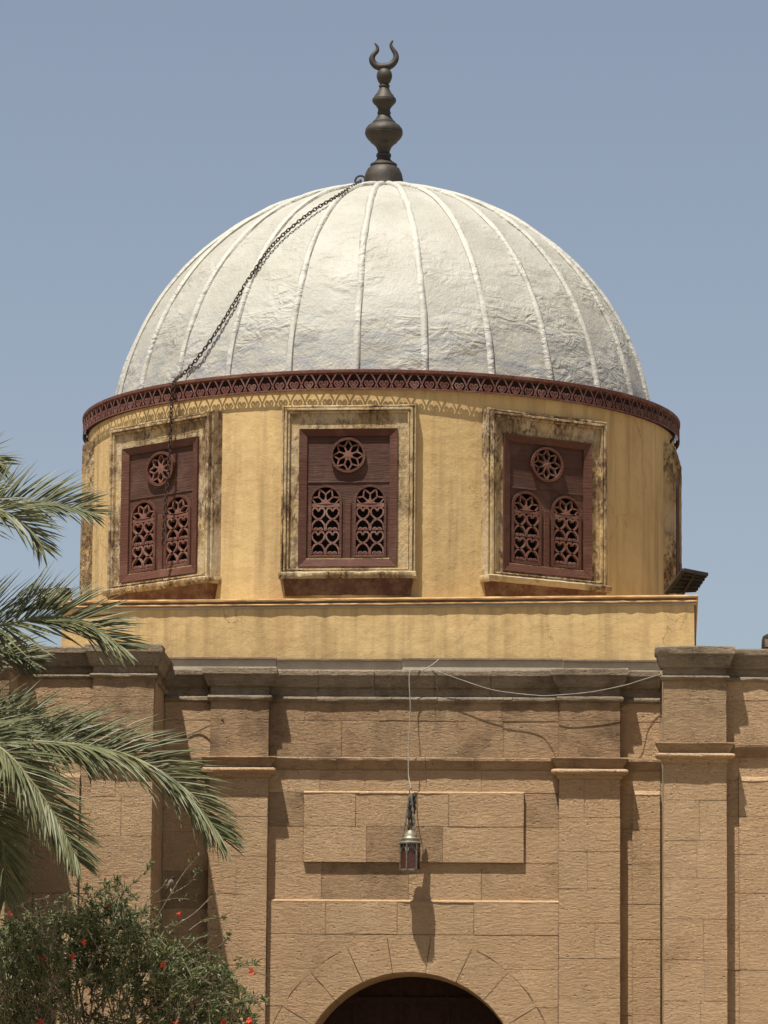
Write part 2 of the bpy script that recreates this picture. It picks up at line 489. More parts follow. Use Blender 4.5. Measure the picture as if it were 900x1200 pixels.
def courses(xL, xR, zs, yf, parent, mat, avg=0.62, depth=0.06, name='stone_block', joints=None):
    for i in range(len(zs) - 1):
        z1, z0 = zs[i], zs[i + 1]
        if joints and joints.get(i) is not None: js = [xL] + joints[i] + [xR]
        else:
            w = xR - xL; n = max(1, round(w / avg))
            js = [xL]
            for k in range(1, n):
                js.append(xL + w * (k + rng.uniform(-0.22, 0.22) + (0.25 if i % 2 else -0.2) * (n > 1)) / n)
            js.append(xR)
        for a, b in zip(js[:-1], js[1:]):
            poly_block(name, rect(a, b, z0, z1), yf, depth, mat if rng.random() > 0.05 else M_stone_dk, parent)

def moulding(name, xL, xR, prof, yface, yback, mat, parent, retL=False, retR=False, jit=0.003, gap=0.003):
    """profile (projection, z) run along x; ends return to the wall when asked"""
    cols = []
    n = max(2, int((xR - xL) / 0.09))
    if retL: cols.append('L')
    cols += [i / n for i in range(n + 1)]
    if retR: cols.append('R')
    vs = []; m = len(prof)
    sd = rng.uniform(0, 100)
    for cc in cols:
        for k, (p, z) in enumerate(prof):
            if cc == 'L': vs.append((xL - p, yback, z))
            elif cc == 'R': vs.append((xR + p, yback, z))
            else:
                t = cc
                e0 = -p if retL else gap; e1 = p if retR else -gap
                x = xL + e0 + (xR + e1 - xL - e0) * t
                j = jit * (noise.noise((x * 9 + sd, k * 0.7, 3)) * 1.6 + noise.noise((x * 27 + sd, k * 1.7, 9)))
                vs.append((x, yface - max(p, 0) + j, z + j * 0.7))
    fs = []
    for i in range(len(cols) - 1):
        for k in range(m - 1):
            fs.append((i * m + k, (i + 1) * m + k, (i + 1) * m + k + 1, i * m + k + 1))
    if not retL: fs.append(tuple(range(m)))
    if not retR: fs.append(tuple(range((len(cols) - 1) * m, len(cols) * m))[::-1])
    o = MB(); o.add(vs, fs)
    return o.build(name, mat, parent, ang=R(32))
def split(xL, xR, avg):
    n = max(1, round((xR - xL) / avg)); w = (xR - xL) / n
    return [xL] + [xL + w * (k + rng.uniform(-0.2, 0.2)) for k in range(1, n)] + [xR]

def prof_cornice(zt, zf, zc, zr):            # top, fascia foot, cyma foot, recess foot
    c = 0.096; h = zf - zc
    return [(-0.3, zt), (c - 0.012, zt), (c, zt - 0.015), (c, zf + 0.01), (c - 0.01, zf), (c - 0.022, zf - 0.006),
            (c - 0.024, zf - 0.25 * h), (c - 0.04, zf - 0.55 * h), (0.042, zf - 0.85 * h), (0.036, zc + 0.012), (0.034, zc), (0.0, zc - 0.004), (0.0, zr), (-0.05, zr)]
def prof_roll(zt, zb):
    h = zt - zb
    return [(-0.05, zt + 0.006), (0.006, zt + 0.006), (0.022, zt), (0.034, zt - 0.2 * h), (0.039, zt - 0.45 * h), (0.036, zt - 0.75 * h), (0.024, zb), (0.006, zb - 0.008), (-0.05, zb - 0.008)]
def prof_string(zt, zb):
    h = zt - zb
    return [(-0.05, zt), (0.04, zt), (0.066, zt - 0.01), (0.066, zt - 0.28 * h), (0.056, zt - 0.36 * h), (0.046, zt - 0.6 * h), (0.022, zt - 0.85 * h), (0.014, zb), (-0.05, zb)]
def prof_abacus(z):                           # z: five levels
    a, b, c, d, e = z
    h = a - b
    return [(-0.05, a), (0.085, a), (0.092, a - 0.006), (0.092, a - 0.16 * h), (0.080, a - 0.24 * h), (0.074, a - 0.42 * h), (0.058, a - 0.7 * h), (0.044, b), (0.036, c + 0.010), (-0.05, c + 0.010)]
def prof_neck(z):
    a, b, c, d, e = z
    g_ = c - d
    rr = (c - d) / 2; zm = (c + d) / 2
    return [(-0.05, c + 0.009), (0.04, c + 0.009)] + [(0.052 + 0.040 * math.sin(R(t)), zm + rr * math.cos(R(t))) for t in range(10, 180, 20)] + [(0.030, d - 0.003), (0.026, d - 0.5 * (d - e)), (0.020, e + 0.012), (0.020, e), (-0.05, e)]
def ledge(xa, xb, z, yw, proud, h=0.022):
    """bevelled, sunlit top edge of a raised field"""
    js = split(xa, xb, 0.9)
    for a, b in zip(js[:-1], js[1:]):
        moulding('bevelled_edge', a, b, [(-0.02, z + h), (0.001, z + h), (proud * 0.5, z + h * 0.62), (proud + 0.003, z - 0.002), (proud + 0.003, z - 0.012), (-0.02, z - 0.012)], yw, yw + 0.03, M_stone, fac, False, False, 0.003, 0.001)

class Lv: pass
def levels(px, Y, d):
    o = Lv()
    for k, v in d.items(): setattr(o, k, at(px, v, Y).z)
    return o
CL = levels(480, 0, dict(top=786, fas=793.5, cym=806, rec=816.5, r0=817, r1=823, j1=845, st=888, sb=902, p0=929, p1=969, p2=1011, sp=1056.5,
                         ca=889, cb=898, cc=902, cd=908, ce=913))
RL = levels(812, WING, dict(top=761, fas=769.5, cym=784, rec=793, r0=793.5, r1=798, j1=821, st=872, sb=887, p0=914,
                            ca=872, cb=881, cc=884.5, cd=890, ce=896))
# --- cores behind the dressed stones
def xw(px, Y, py=950): return at(px, py, Y).x
xC0, xC1 = xw(176, WING - PD), xw(778, WING)           # inner corners of the wings
xD0, xD1 = xw(245.5, -PD, 900), xw(314.5, -PD, 900)
xE0, xE1 = xw(655, -PD, 900), xw(727, -PD, 900)
AC = at(479.5, 1271, -0.06); AR = 1.30; ARO = 1.735
def arc(c, r, a0, a1, n): return [(c.x + r * math.cos(R(a0 + (a1 - a0) * k / n)), c.z + r * math.sin(R(a0 + (a1 - a0) * k / n))) for k in range(n + 1)]
hole = arc(AC, 1.5, 0, 180, 36) + [(AC.x - 1.5, -0.2), (AC.x + 1.5, -0.2)]
outline = [(xC0 - 0.3, -0.3), (xC0 - 0.3, CL.top - 0.03)] + [(xC1 + 0.3, CL.top - 0.03), (xC1 + 0.3, -0.3)]
ol = [(xC0 - 0.3, -0.3), (AC.x - 1.5, -0.3)] + arc(AC, 1.5, 180, 0, 36) + [(AC.x + 1.5, -0.3), (xC1 + 0.3, -0.3), (xC1 + 0.3, CL.top - 0.03), (xC0 - 0.3, CL.top - 0.03)]
core = fill2d([ol], 0.5)
core.v = [(x, y + 0.007, z) for x, y, z in core.v]
core.build('wall_core', M_mortar, fac)
for nm, x0, x1, px in (('wing_core', xw(-160, WING), xC0 - 0.015, 0), ('wing_core', xC1 + 0.02, xw(1120, WING), 1)):
    m = MB(); m.box(x0, x1, WING + 0.007, 0.8, -0.2, RL.top - 0.03); m.build(nm, M_mortar, fac)

# --- central wall courses
zs_up = [CL.r1 - 0.005, CL.j1, CL.st + 0.002]
zs_lo = [CL.sb + 0.002, CL.p0, CL.p1, CL.p2, CL.sp]
courses(xC0, xD0, zs_up, 0, fac, M_stone, 0.5)
courses(xD1, xE0, zs_up, 0, fac, M_stone_dk, 0.62)
courses(xE1, xC1, zs_up, 0, fac, M_stone, 0.55)
low_z = [CL.sb]
for py in (930, 976, 1022, 1066, 1112, 1157, 1204, 1250): low_z.append(Z(py, 0))
courses(xC0, xD0, low_z, 0, fac, M_stone, 0.45)
xp0, xp1 = xw(355.5, -0.042, 970), xw(614, -0.042, 970)
courses(xD1, xE0, [CL.sb, CL.p0], 0, fac, M_stone, 0.75)
courses(xD1, xp0, [CL.p0, CL.p1, CL.p2], 0, fac, M_stone, 0.6)
courses(xp1, xE0, [CL.p0, CL.p1, CL.p2], 0, fac, M_stone, 0.6)
courses(xD1, xE0, [CL.p2, CL.sp], 0, fac, M_stone, 0.8)
# raised tablet over the arch
tab = MB(); tab.box(xp0 + 0.01, xp1 - 0.01, -0.03, 0.05, CL.p2 + 0.01, CL.p0 - 0.01)
tab = tab.build('raised_tablet', M_mortar, fac)
courses(xp0, xp1, [CL.p0, CL.p1, CL.p2], -0.042, tab, M_stone, 0.75, depth=0.07,
        joints={0: [xw(417, 0), xw(526, 0)], 1: [xw(430, 0), xw(519, 0)]})
ledge(xp0, xp1, CL.p0, 0, 0.042, 0.016)
# spandrel, slightly proud
YS = -0.06
sp_z = [CL.sp, AC.z + ARO]
xs0, xs1 = xD1, xE0
ledge(xs0, xs1, CL.sp, 0, 0.06, 0.02)
courses(xs0, xs1, sp_z, YS, fac, M_stone, 0.9, depth=0.1)
zz = AC.z + ARO
for h in (0.40, 0.44, 0.46, 0.45):
    z1, z0 = zz, zz - h
    for s in (-1, 1):
        def cx(z):
            d = z - AC.z
            return AC.x + s * math.sqrt(max(ARO * ARO - d * d, 0.0)) if abs(d) < ARO else AC.x
        xo = xs0 if s < 0 else xs1
        ci = [(cx(z0 + (z1 - z0) * k / 6), z0 + (z1 - z0) * k / 6) for k in range(7)]
        if s < 0: xm = min(p[0] for p in ci)
        else: xm = max(p[0] for p in ci)
        if abs(xm - xo) > 0.7:
            mid = xo + (xm - xo) * rng.uniform(0.4, 0.6)
            lo, hi = sorted((xo, mid)); poly_block('stone_block', rect(lo, hi, z0, z1), YS, 0.1, M_stone, fac)
            xo = mid
        pl = [(xo, z1), (xo, z0)] + ci
        if s > 0: pl = pl[::-1]
        poly_block('stone_block', pl, YS, 0.1, M_stone, fac, ch=0.005)
    zz = z0
# voussoirs, their inner faces are the reveal
va = [0, 14.5, 31.5, 48.7, 65.5, 82, 99, 115, 132, 149, 166, 180]
for a, b in zip(va[:-1], va[1:]):
    g0 = 0.04
    pl = arc(AC, AR, a + g0, b - g0, 5) + arc(AC, ARO - 0.003, b - g0, a + g0, 5)
    poly_block('voussoir', pl, YS - 0.002, 1.2, M_stone, fac, gap=0.0006, ch=0.0025, jy=0.002)
# jambs and lower wall under the springing (below the picture)
m = MB(); m.box(AC.x - ARO, AC.x - AR, YS + 0.01, 1.1, -0.2, AC.z - 0.005); m.build('door_jamb', M_stone, fac)
m = MB(); m.box(AC.x + AR, AC.x + ARO, YS + 0.01, 1.1, -0.2, AC.z - 0.005); m.build('door_jamb', M_stone, fac)
# door set back in the arch
dr = MB(); dr.box(AC.x - 1.7, AC.x + 1.7, 1.18, 1.26, -0.2, AC.z + 1.6)
dr = dr.build('door', M_dark, fac)
for x0, x1, z0, z1 in [(-1.6, 1.6, 0.98, 1.06), (-1.6, 1.6, 0.36, 0.46)] :
    b = MB(); b.box(AC.x + x0, AC.x + x1, 1.14, 1.19, AC.z + z0, AC.z + z1); b.build('rail', M_dark, dr)
for x0 in (-0.72, -0.17, 0.38, 0.93):
    b = MB(); b.box(AC.x + x0, AC.x + x0 + 0.05, 1.15, 1.19, AC.z - 1.0, AC.z + 1.5); b.build('stile', M_dark, dr)

# --- cornice, roll and string course between the pilasters
def entab(xa, xb, Lq, Y, retL=False, retR=False):
    js = split(xa, xb, 0.72)
    for i, (a, b) in enumerate(zip(js[:-1], js[1:])):
        rl, rr = retL and i == 0, retR and i == len(js) - 2
        moulding('cornice_stone', a, b, prof_cornice(Lq.top + rng.uniform(-0.008, 0.006), Lq.fas, Lq.cym, Lq.rec), Y, Y + 0.3, M_cornice, fac, rl, rr)
    js = split(xa, xb, 0.62)
    for i, (a, b) in enumerate(zip(js[:-1], js[1:])):
        moulding('roll_moulding', a, b, prof_roll(Lq.r0, Lq.r1), Y, Y + 0.1, M_cornice, fac, retL and i == 0, retR and i == len(js) - 2, 0.005)
def string(xa, xb, Lq, Y):
    js = split(xa, xb, 0.8)
    for a, b in zip(js[:-1], js[1:]):
        moulding('string_course_stone', a, b, prof_string(Lq.st, Lq.sb), Y, Y + 0.1, M_stone_dk, fac, False, False, 0.004)
for a, b in ((xC0, xD0), (xD1, xE0), (xE1, xC1)):
    entab(a, b, CL, 0); string(a, b, CL, 0)

def pilaster(xa, xb, Lq, Y, zbot, half=True):
    """shaft with coursed stones, capital and a cornice break above it; Y is its front face"""
    p = MB(); p.box(xa + 0.006, xb - 0.006, Y + 0.007, Y + PD + 0.05, zbot, Lq.top - 0.06)
    p = p.build('pilaster', M_mortar, fac)
    zz = [Lq.ce + 0.004]
    while zz[-1] > zbot: zz.append(zz[-1] - rng.uniform(0.40, 0.47))
    def put(zlist, mat, dbl):
        for i in range(len(zlist) - 1):
            w = xb - xa
            js = [xa, xb]
            if dbl and rng.random() < 0.6: js = [xa, xa + w * rng.uniform(0.35, 0.65), xb]
            for a, b in zip(js[:-1], js[1:]):
                poly_block('stone_block', rect(a, b, zlist[i + 1], zlist[i]), Y, PD + 0.02, mat, p, gap=0.0008, jy=0.0015)
    put(zz, M_stone, True)
    put([Lq.r1 - 0.005, Lq.j1, Lq.ca + 0.002], M_stone_dk, False)
    cz = (Lq.ca, Lq.cb, Lq.cc, Lq.cd, Lq.ce)
    moulding('capital_abacus', xa, xb, prof_abacus(cz), Y, Y + PD, M_stone_dk, p, True, True, 0.005)
    moulding('capital_roll', xa, xb, prof_neck(cz), Y, Y + PD, M_stone, p, True, True, 0.004)
    moulding('cornice_stone', xa, xb, prof_cornice(Lq.top + 0.012, Lq.fas, Lq.cym, Lq.rec), Y, Y + PD + 0.1, M_cornice, p, True, True, 0.004)
    moulding('roll_moulding', xa, xb, prof_roll(Lq.r0, Lq.r1), Y, Y + PD, M_cornice, p, True, True, 0.006)
    return p
zb = Z(1290, 0)
pilaster(xD0, xD1, CL, -PD, zb)
pilaster(xE0, xE1, CL, -PD, zb)
# narrow bay right of the pilaster: fillet strip and raised panel with a lit top edge
xq = xw(741, -0.03)
zpan = Z(931, 0, 757)
m = MB(); m.box(xq, xC1 - 0.004, -0.025, 0.03, zb, zpan); pn = m.build('panel', M_mortar, fac)
zz = [zpan]
for py in (972, 1013, 1060, 1101, 1146, 1190, 1240): zz.append(Z(py, 0, 757))
courses(xq, xC1 - 0.004, zz, -0.032, pn, M_stone, 0.8, depth=0.05)
courses(xE1, xq, [CL.sb] + zz, 0, fac, M_stone, 0.5)
ledge(xq, xC1 - 0.004, zpan, 0, 0.032, 0.04)
courses(xq, xC1, [CL.sb, zpan], 0, fac, M_stone, 0.5)

# --- wings
YW = WING
def wing(px_pil0, px_pil1, px_edge, side):
    xa, xb = xw(px_pil0, YW - PD, 850), xw(px_pil1, YW - PD, 850)
    pilaster(xa, xb, RL, YW - PD, Z(1290, YW))
    if side > 0: a, b = xb, xw(px_edge, YW)
    else: a, b = xw(px_edge, YW), xa
    entab(a, b, RL, YW); string(a, b, RL, YW)
    courses(a, b, [RL.r1 - 0.005, RL.j1, RL.st + 0.002], YW, fac, M_stone, 0.6)
    st = 0.14
    pa, pb = (a + st, b) if side > 0 else (a, b - st)
    sa, sb_ = (a, a + st) if side > 0 else (b - st, b)
    zz = [RL.p0]
    while zz[-1] > Z(1290, YW): zz.append(zz[-1] - rng.uniform(0.40, 0.47))
    courses(pa, pb, zz, YW - 0.03, fac, M_stone, 0.75, depth=0.07)
    courses(sa, sb_, [RL.sb + 0.002] + zz, YW, fac, M_stone, 0.5)
    courses(pa, pb, [RL.sb + 0.002, RL.p0], YW, fac, M_stone, 0.9)
    ledge(pa, pb, RL.p0, YW, 0.03, 0.04)
    return xa, xb
wing(777.5, 851.5, 1120, 1)
xCa, xCb = wing(108, 180, -140, -1)
# the side of the left wing, dressed stones and returned mouldings
def side_wall(x, y0, y1, Lq, s=1):
    """stones on a face that looks along x"""
    zz = [Lq.top - 0.35]
    while zz[-1] > 2.6: zz.append(zz[-1] - 0.44)
    for i in range(len(zz) - 1):
        js = [y0, y0 + (y1 - y0) * (0.4 if i % 2 else 0.62), y1]
        for a, b in zip(js[:-1], js[1:]):
            m = MB(); m.box(x - 0.03, x + s * rng.uniform(0.006, 0.012), a + 0.003, b - 0.003, zz[i + 1] + 0.003, zz[i] - 0.003)
            m.build('stone_block', M_stone, fac)
side_wall(xC0 - 0.012, YW + 0.06, -0.13, RL)
Mret = Matrix.Translation(Vector((xC0, 0, 0))) @ Matrix.Rotation(R(90), 4, 'Z')
for prof, mt, nm in ((prof_cornice(RL.top, RL.fas, RL.cym, RL.rec), M_cornice, 'cornice_stone'), (prof_roll(RL.r0, RL.r1), M_cornice, 'roll_moulding'), (prof_string(RL.st, RL.sb), M_stone_dk, 'string_course_stone')):
    o = moulding(nm, YW - PD, -0.02, prof, 0, 0.1, mt, fac)
    o.data.transform(Mret)
# far left pier, one more step forward
xA = xw(8, YW - 0.8)
m = MB(); m.box(xA - 1.2, xA - 0.01, YW - 0.78, YW + 0.2, -0.2, RL.top - 0.03); pA = m.build('pier', M_mortar, fac)
zz = [RL.ce]
while zz[-1] > Z(1290, YW): zz.append(zz[-1] - rng.uniform(0.40, 0.47))
courses(xA - 1.2, xA, zz, YW - 0.8, pA, M_stone, 0.6, depth=0.05)
courses(xA - 1.2, xA, [RL.r1 - 0.005, RL.j1, RL.ca], YW - 0.8, pA, M_stone_dk, 0.6, depth=0.05)
for i, z in enumerate(zz[:-1]):
    m = MB(); m.box(xA - 0.03, xA, YW - 0.745, YW, zz[i + 1] + 0.003, z - 0.003); m.build('stone_block', M_stone, pA)
m = MB(); m.box(xA - 0.03, xA, YW - 0.745, YW, RL.ca + 0.003, RL.r1); m.build('stone_block', M_stone, pA)
moulding('capital_abacus', xA - 1.2, xA, prof_abacus((RL.ca, RL.cb, RL.cc, RL.cd, RL.ce)), YW - 0.8, YW, M_cornice, pA, True, True, 0.004)
moulding('capital_roll', xA - 1.2, xA, prof_neck((RL.ca, RL.cb, RL.cc, RL.cd, RL.ce)), YW - 0.8, YW, M_stone, pA, True, True, 0.004)
moulding('cornice_stone', xA - 1.2, xA, prof_cornice(RL.top + 0.01, RL.fas, RL.cym, RL.rec), YW - 0.8, YW, M_cornice, pA, True, True)
moulding('roll_moulding', xA - 1.2, xA, prof_roll(RL.r0, RL.r1), YW - 0.8, YW, M_cornice, pA, True, True)

# --- flashing upstand between the cornice and the ochre base
js = [xw(150, 0.35), xw(322, 0.35), xw(470, 0.35), xw(660, 0.35), xw(800, 0.35)]
for i, (a, b) in enumerate(zip(js[:-1], js[1:])):
    m = MB(); zt = Z(773.5 + (i % 2) * 1.2, 0.35, 480)
    m.add([(a, 0.34, CL.top - 0.2), (b - 0.004, 0.34, CL.top - 0.2), (b - 0.004, 0.36 + 0.01 * (i % 2), zt), (a, 0.36 + 0.01 * (i % 2), zt),
           (a, 0.5, CL.top - 0.2), (b - 0.004, 0.5, CL.top - 0.2), (b - 0.004, 0.5, zt), (a, 0.5, zt)],
          [(0, 1, 2, 3), (4, 7, 6, 5), (0, 4, 5, 1), (3, 2, 6, 7), (0, 3, 7, 4), (1, 5, 6, 2)])
    m.build('flashing_sheet', M_tin, fac)
    m = MB(); m.box(a, b - 0.004, 0.33, 0.52, zt + 0.002, zt + 0.022); m.build('drip_shadow_strip', M_edge, fac)  # dark strip stands in for the shadow of the base's drip edge

# ------------------------------------------------------------------ domed drum
AXY = 4.45
ax = at(446, 600, AXY)
twr = empty('domed_drum', (ax.x, AXY, 7.0), 'round ochre drum with red shutters under a white ribbed dome on a square base', 'dome')
RW = 3.787                                  # drum wall
def zfront(py, r, px=446): return at(px, py, AXY - r).z
z_blk = zfront(699, 3.95)
# square base, turned a little against the facade
BH = 3.80
BROT = 1.6
Mb = Matrix.Translation(Vector((at(440.5, 735, AXY - 3.8).x + 3.8 * math.sin(R(BROT)), AXY, 0))) @ Matrix.Rotation(R(-BROT), 4, 'Z') @ Matrix.Translation(Vector((0, 0, z_blk))) @ Matrix.Rotation(R(-0.5), 4, 'Y')
m = MB(); m.box(-BH, BH, -BH, BH, -1.2, -0.02); base = m.build('base_block', M_plaster, twr, Mb)
for nm, p, z0, z1, mt in (('coping', 0.045, -0.035, 0.0, M_coping), ('fillet', 0.018, -0.062, -0.035, M_edge), ('fillet', 0.035, -0.085, -0.062, M_coping), ('fillet', 0.016, -0.115, -0.087, M_tin)):  # sunlit and shaded bands of the moulding are put into the colours
    prof = [(-0.3, z1), (p, z1), (p + 0.006, (z0 + z1) / 2), (p, z0), (-0.3, z0)]
    o = moulding(nm, -BH, BH, prof, -BH, BH, mt, base, True, True, 0.004)
    W[o] = Mb; o.matrix_basis = Mb
m = MB(); m.box(BH - 0.012, BH + 0.02, -BH + 0.03, BH, -1.2, -0.116); m.build('side_render', M_edge, base, Mb)

# drum wall with window openings
z_rt, z_rb = zfront(434, 3.86), zfront(456, 3.86)      # fascia top and foot
TH = [R(a) for a in (-84.5, -43.2, -3.6, 34.6, 85.5, 118, 157, 196, 236)]; NW = len(TH)
XS = [1, 1.18, 1, 1.09, 1, 1, 1, 1, 1]
wz = lambda py: zfront(py, 3.8, 408)
wx = lambda px: (px - 408.3) / (F / (at(408, 580, AXY - 3.8) - CAM).dot(fw)) 
hx = wx(457.5); hz0, hz1 = wz(655), wz(509)
ha = math.asin(hx / RW) * 1.05
angs = []
for k in range(NW):
    c = TH[k]
    angs += [c - ha, c + ha]
    nx = (TH[k + 1] if k < NW - 1 else TH[0] + 2 * math.pi) - ha
    n = 7
    angs += [c + ha + (nx - c - ha) * i / n for i in range(1, n)]
    angs += [c - ha + 2 * ha * i / 4 for i in range(1, 4)]
angs = sorted(angs)
zsl = sorted([z_blk - 0.1, z_blk + 0.25, hz0, hz0 + 0.5, hz0 + 1.0, hz1, hz1 + 0.2, z_rt])
m = MB(); nA = len(angs)
for rr in (RW, RW - 0.3):
    for z in zsl:
        for a in angs: m.v.append((rr * math.sin(a), -rr * math.cos(a), z))
nz = len(zsl); off = nz * nA
for j in range(nz - 1):
    for i in range(nA):
        am = angs[i] + ((angs[(i + 1) % nA] - angs[i]) % (2 * math.pi)) / 2
        d = min((abs((am - c + math.pi) % (2 * math.pi) - math.pi) for c in TH))
        zm = (zsl[j] + zsl[j + 1]) / 2
        i2 = (i + 1) % nA
        if abs(d) < ha and hz0 < zm < hz1: continue
        m.f.append((j * nA + i, j * nA + i2, (j + 1) * nA + i2, (j + 1) * nA + i))
        m.f.append((off + j * nA + i2, off + j * nA + i, off + (j + 1) * nA + i, off + (j + 1) * nA + i2))
MT = Matrix.Translation(Vector((ax.x, AXY, 0)))
drum = m.build('drum_wall', M_plaster, twr, MT, ang=R(40), fix=False)

# window kit in local space: faces -y, axis at origin
YF = -3.850                                             # front plane of the surround moulding
def frame_ring(x0, x1, z0, z1, prof):
    """mitred frame: prof = list of (inset from outer edge, y)"""
    m = MB(); n = len(prof)
    for d, y in prof:
        m.v += [(x0 + d, y, z0 + d), (x1 - d, y, z0 + d), (x1 - d, y, z1 - d), (x0 + d, y, z1 - d)]
    for i in range(n - 1):
        for k in range(4):
            m.f.append((i * 4 + k, i * 4 + (k + 1) % 4, (i + 1) * 4 + (k + 1) % 4, (i + 1) * 4 + k))
    return m
def rough(m, amp, sc, step=0.09, sd=0):
    me = bpy.data.meshes.new('r'); me.from_pydata(m.v, [], m.f)
    bm = bmesh.new(); bm.from_mesh(me); bpy.data.meshes.remove(me)
    bmesh.ops.recalc_face_normals(bm, faces=bm.faces)
    for it in range(5):
        es = [e for e in bm.edges if e.calc_length() > step]
        if not es: break
        bmesh.ops.subdivide_edges(bm, edges=es, cuts=1, use_grid_fill=False)
    for v in bm.verts:
        q = v.co * sc
        d = noise.noise((q.x + sd, q.y, q.z)) + 0.6 * noise.noise((q.x * 3.1 + sd, q.y * 3, q.z * 3.1))
        v.co += v.normal * d * amp
    bm.verts.index_update()
    o = MB(); o.v = [tuple(v.co) for v in bm.verts]; o.f = [tuple(v.index for v in f.verts) for f in bm.faces]
    bm.free(); return o
ox0, ox1 = wx(329), wx(488); oz0, oz1 = wz(676), wz(474.5)
sx0, sx1 = wx(350), wx(466); sz0, sz1 = wz(664), wz(502.5)
pr_s = [(0.0, -3.55), (0.0, YF + 0.05), (0.008, YF + 0.036), (0.022, YF + 0.036), (0.026, YF + 0.056), (0.034, YF + 0.056), (0.038, YF + 0.004), (0.05, YF), (0.066, YF), (0.072, YF + 0.026), (0.080, YF + 0.026), (0.084, YF + 0.012), (0.100, YF + 0.014), (0.106, YF + 0.05), (0.215, YF + 0.052), (0.22, -3.6)]
dins = min(sx0 - ox0, ox1 - sx1) + 0.012
pr_s = [(min(d, dins) if d < 0.2 else dins, y) for d, y in pr_s]
rect_hole = None
def surround_mesh(sd):
    x0, x1 = ox0, ox1
    m = frame_ring(x0, x1, oz0, oz1, pr_s)
    # extra flat filling above and below the shutter
    m.box(sx0 - 0.02, sx1 + 0.02, YF + 0.053, -3.6, sz1 - 0.01, oz1 - 0.18)
    m.box(sx0 - 0.02, sx1 + 0.02, YF + 0.053, -3.6, oz0 + 0.1, sz0 + 0.01)
    return rough(m, 0.005, 9, 0.07, sd)
me_sur = [surround_mesh(i * 11.3).mesh('surround', M_surround if i == 2 else M_peeled, R(35)) for i in range(3)]
zs1, zs2, zs3 = wz(670.5), wz(677.5), wz(697)
def sill_mesh(sd):
    prof = [(-0.2, zs1), (0.015, zs1), (0.032, zs1 - 0.012), (0.032, zs2 + 0.012), (0.02, zs2), (0.02, zs2 - 0.01), (-0.2, zs2 - 0.01)]
    m = MB(); n = len(prof)
    for xx, sgn in ((ox0, -1), (ox1, 1)):
        pass
    cols = [('L', 0), ('F', 0), ('F', 0.25), ('F', 0.5), ('F', 0.75), ('F', 1), ('R', 1)]
    for c, t in cols:
        for p, z in prof:
            x = (ox0 - max(p, 0) * 0.4) * (1 - t) + (ox1 + max(p, 0) * 0.4) * t
            m.v.append((x, YF - p if c == 'F' else -3.55, z))
    for i in range(len(cols) - 1):
        for k in range(n - 1): m.f.append((i * n + k, (i + 1) * n + k, (i + 1) * n + k + 1, i * n + k + 1))
    return rough(m, 0.007, 8, 0.1, sd)
me_sill = [sill_mesh(i * 5.1).mesh('sill', M_surround if i == 2 else M_peeled, R(50)) for i in range(3)]
def apron_mesh(sd):
    m = MB(); a, b = ox0 + 0.03, ox1 - 0.03
    m.add([(a, -3.5, zs2), (b, -3.5, zs2), (a, YF + 0.0, zs2), (b, YF + 0.0, zs2), (a + 0.02, YF + 0.035, (zs2 + zs3) / 2), (b - 0.02, YF + 0.035, (zs2 + zs3) / 2),
           (a + 0.03, YF + 0.055, zs3), (b - 0.03, YF + 0.055, zs3), (a + 0.03, -3.5, zs3), (b - 0.03, -3.5, zs3)],
          [(0, 2, 3, 1), (2, 4, 5, 3), (4, 6, 7, 5), (6, 8, 9, 7), (0, 8, 6, 4, 2), (1, 3, 5, 7, 9), (0, 1, 9, 8)])
    return rough(m, 0.01, 6, 0.1, sd)
me_apr = [apron_mesh(i * 3.3).mesh('apron', M_sill, R(50)) for i in range(3)]
YS2 = YF + 0.022                                        # face of the shutter frame
me_sf = []
def bar(x0, x1, z0, z1, y0, y1, c=0.008):
    m = MB(); m.v = [(x0, y1, z0), (x1, y1, z0), (x1, y1, z1), (x0, y1, z1), (x0, y0 + c, z0), (x1, y0 + c, z0), (x1, y0 + c, z1), (x0, y0 + c, z1),
                     (x0 + c, y0, z0 + c), (x1 - c, y0, z0 + c), (x1 - c, y0, z1 - c), (x0 + c, y0, z1 - c)]
    m.f = [(0, 1, 5, 4), (1, 2, 6, 5), (2, 3, 7, 6), (3, 0, 4, 7), (4, 5, 9, 8), (5, 6, 10, 9), (6, 7, 11, 10), (7, 4, 8, 11), (8, 9, 10, 11), (3, 2, 1, 0)]
    return m
fwid = 0.095
ix0, ix1, iz0, iz1 = sx0 + fwid, sx1 - fwid, sz0 + fwid, sz1 - fwid * 0.9
def trap(p):                                           # mitred frame member sloping inwards
    (a, b, c, d) = p
    m = MB()
    y0, y1 = YS2, YS2 + 0.03
    m.v = [(a[0], y0, a[1]), (b[0], y0, b[1]), (c[0], y1, c[1]), (d[0], y1, d[1]), (a[0], -3.55, a[1]), (b[0], -3.55, b[1]), (c[0], -3.55, c[1]), (d[0], -3.55, d[1])]
    m.f = [(0, 1, 2, 3), (4, 7, 6, 5), (0, 4, 5, 1), (1, 5, 6, 2), (2, 6, 7, 3), (3, 7, 4, 0)]
    return m
e = 0.002
me_mem = [trap([(sx0, sz0), (sx1, sz0), (ix1 - e, iz0), (ix0 + e, iz0)]), trap([(sx1, sz0 + e), (sx1, sz1 - e), (ix1, iz1 - e), (ix1, iz0 + e)]),
          trap([(sx1, sz1), (sx0, sz1), (ix0 + e, iz1), (ix1 - e, iz1)]), trap([(sx0, sz1 - e), (sx0, sz0 + e), (ix0, iz0 + e), (ix0, iz1 - e)])]
me_mem = [m.mesh('shutter_frame', M_frame) for m in me_mem]
YB = YS2 + 0.055                                        # board face
rc = (wx(407.6), wz(533.3)); r_out, r_in = 0.215, 0.185
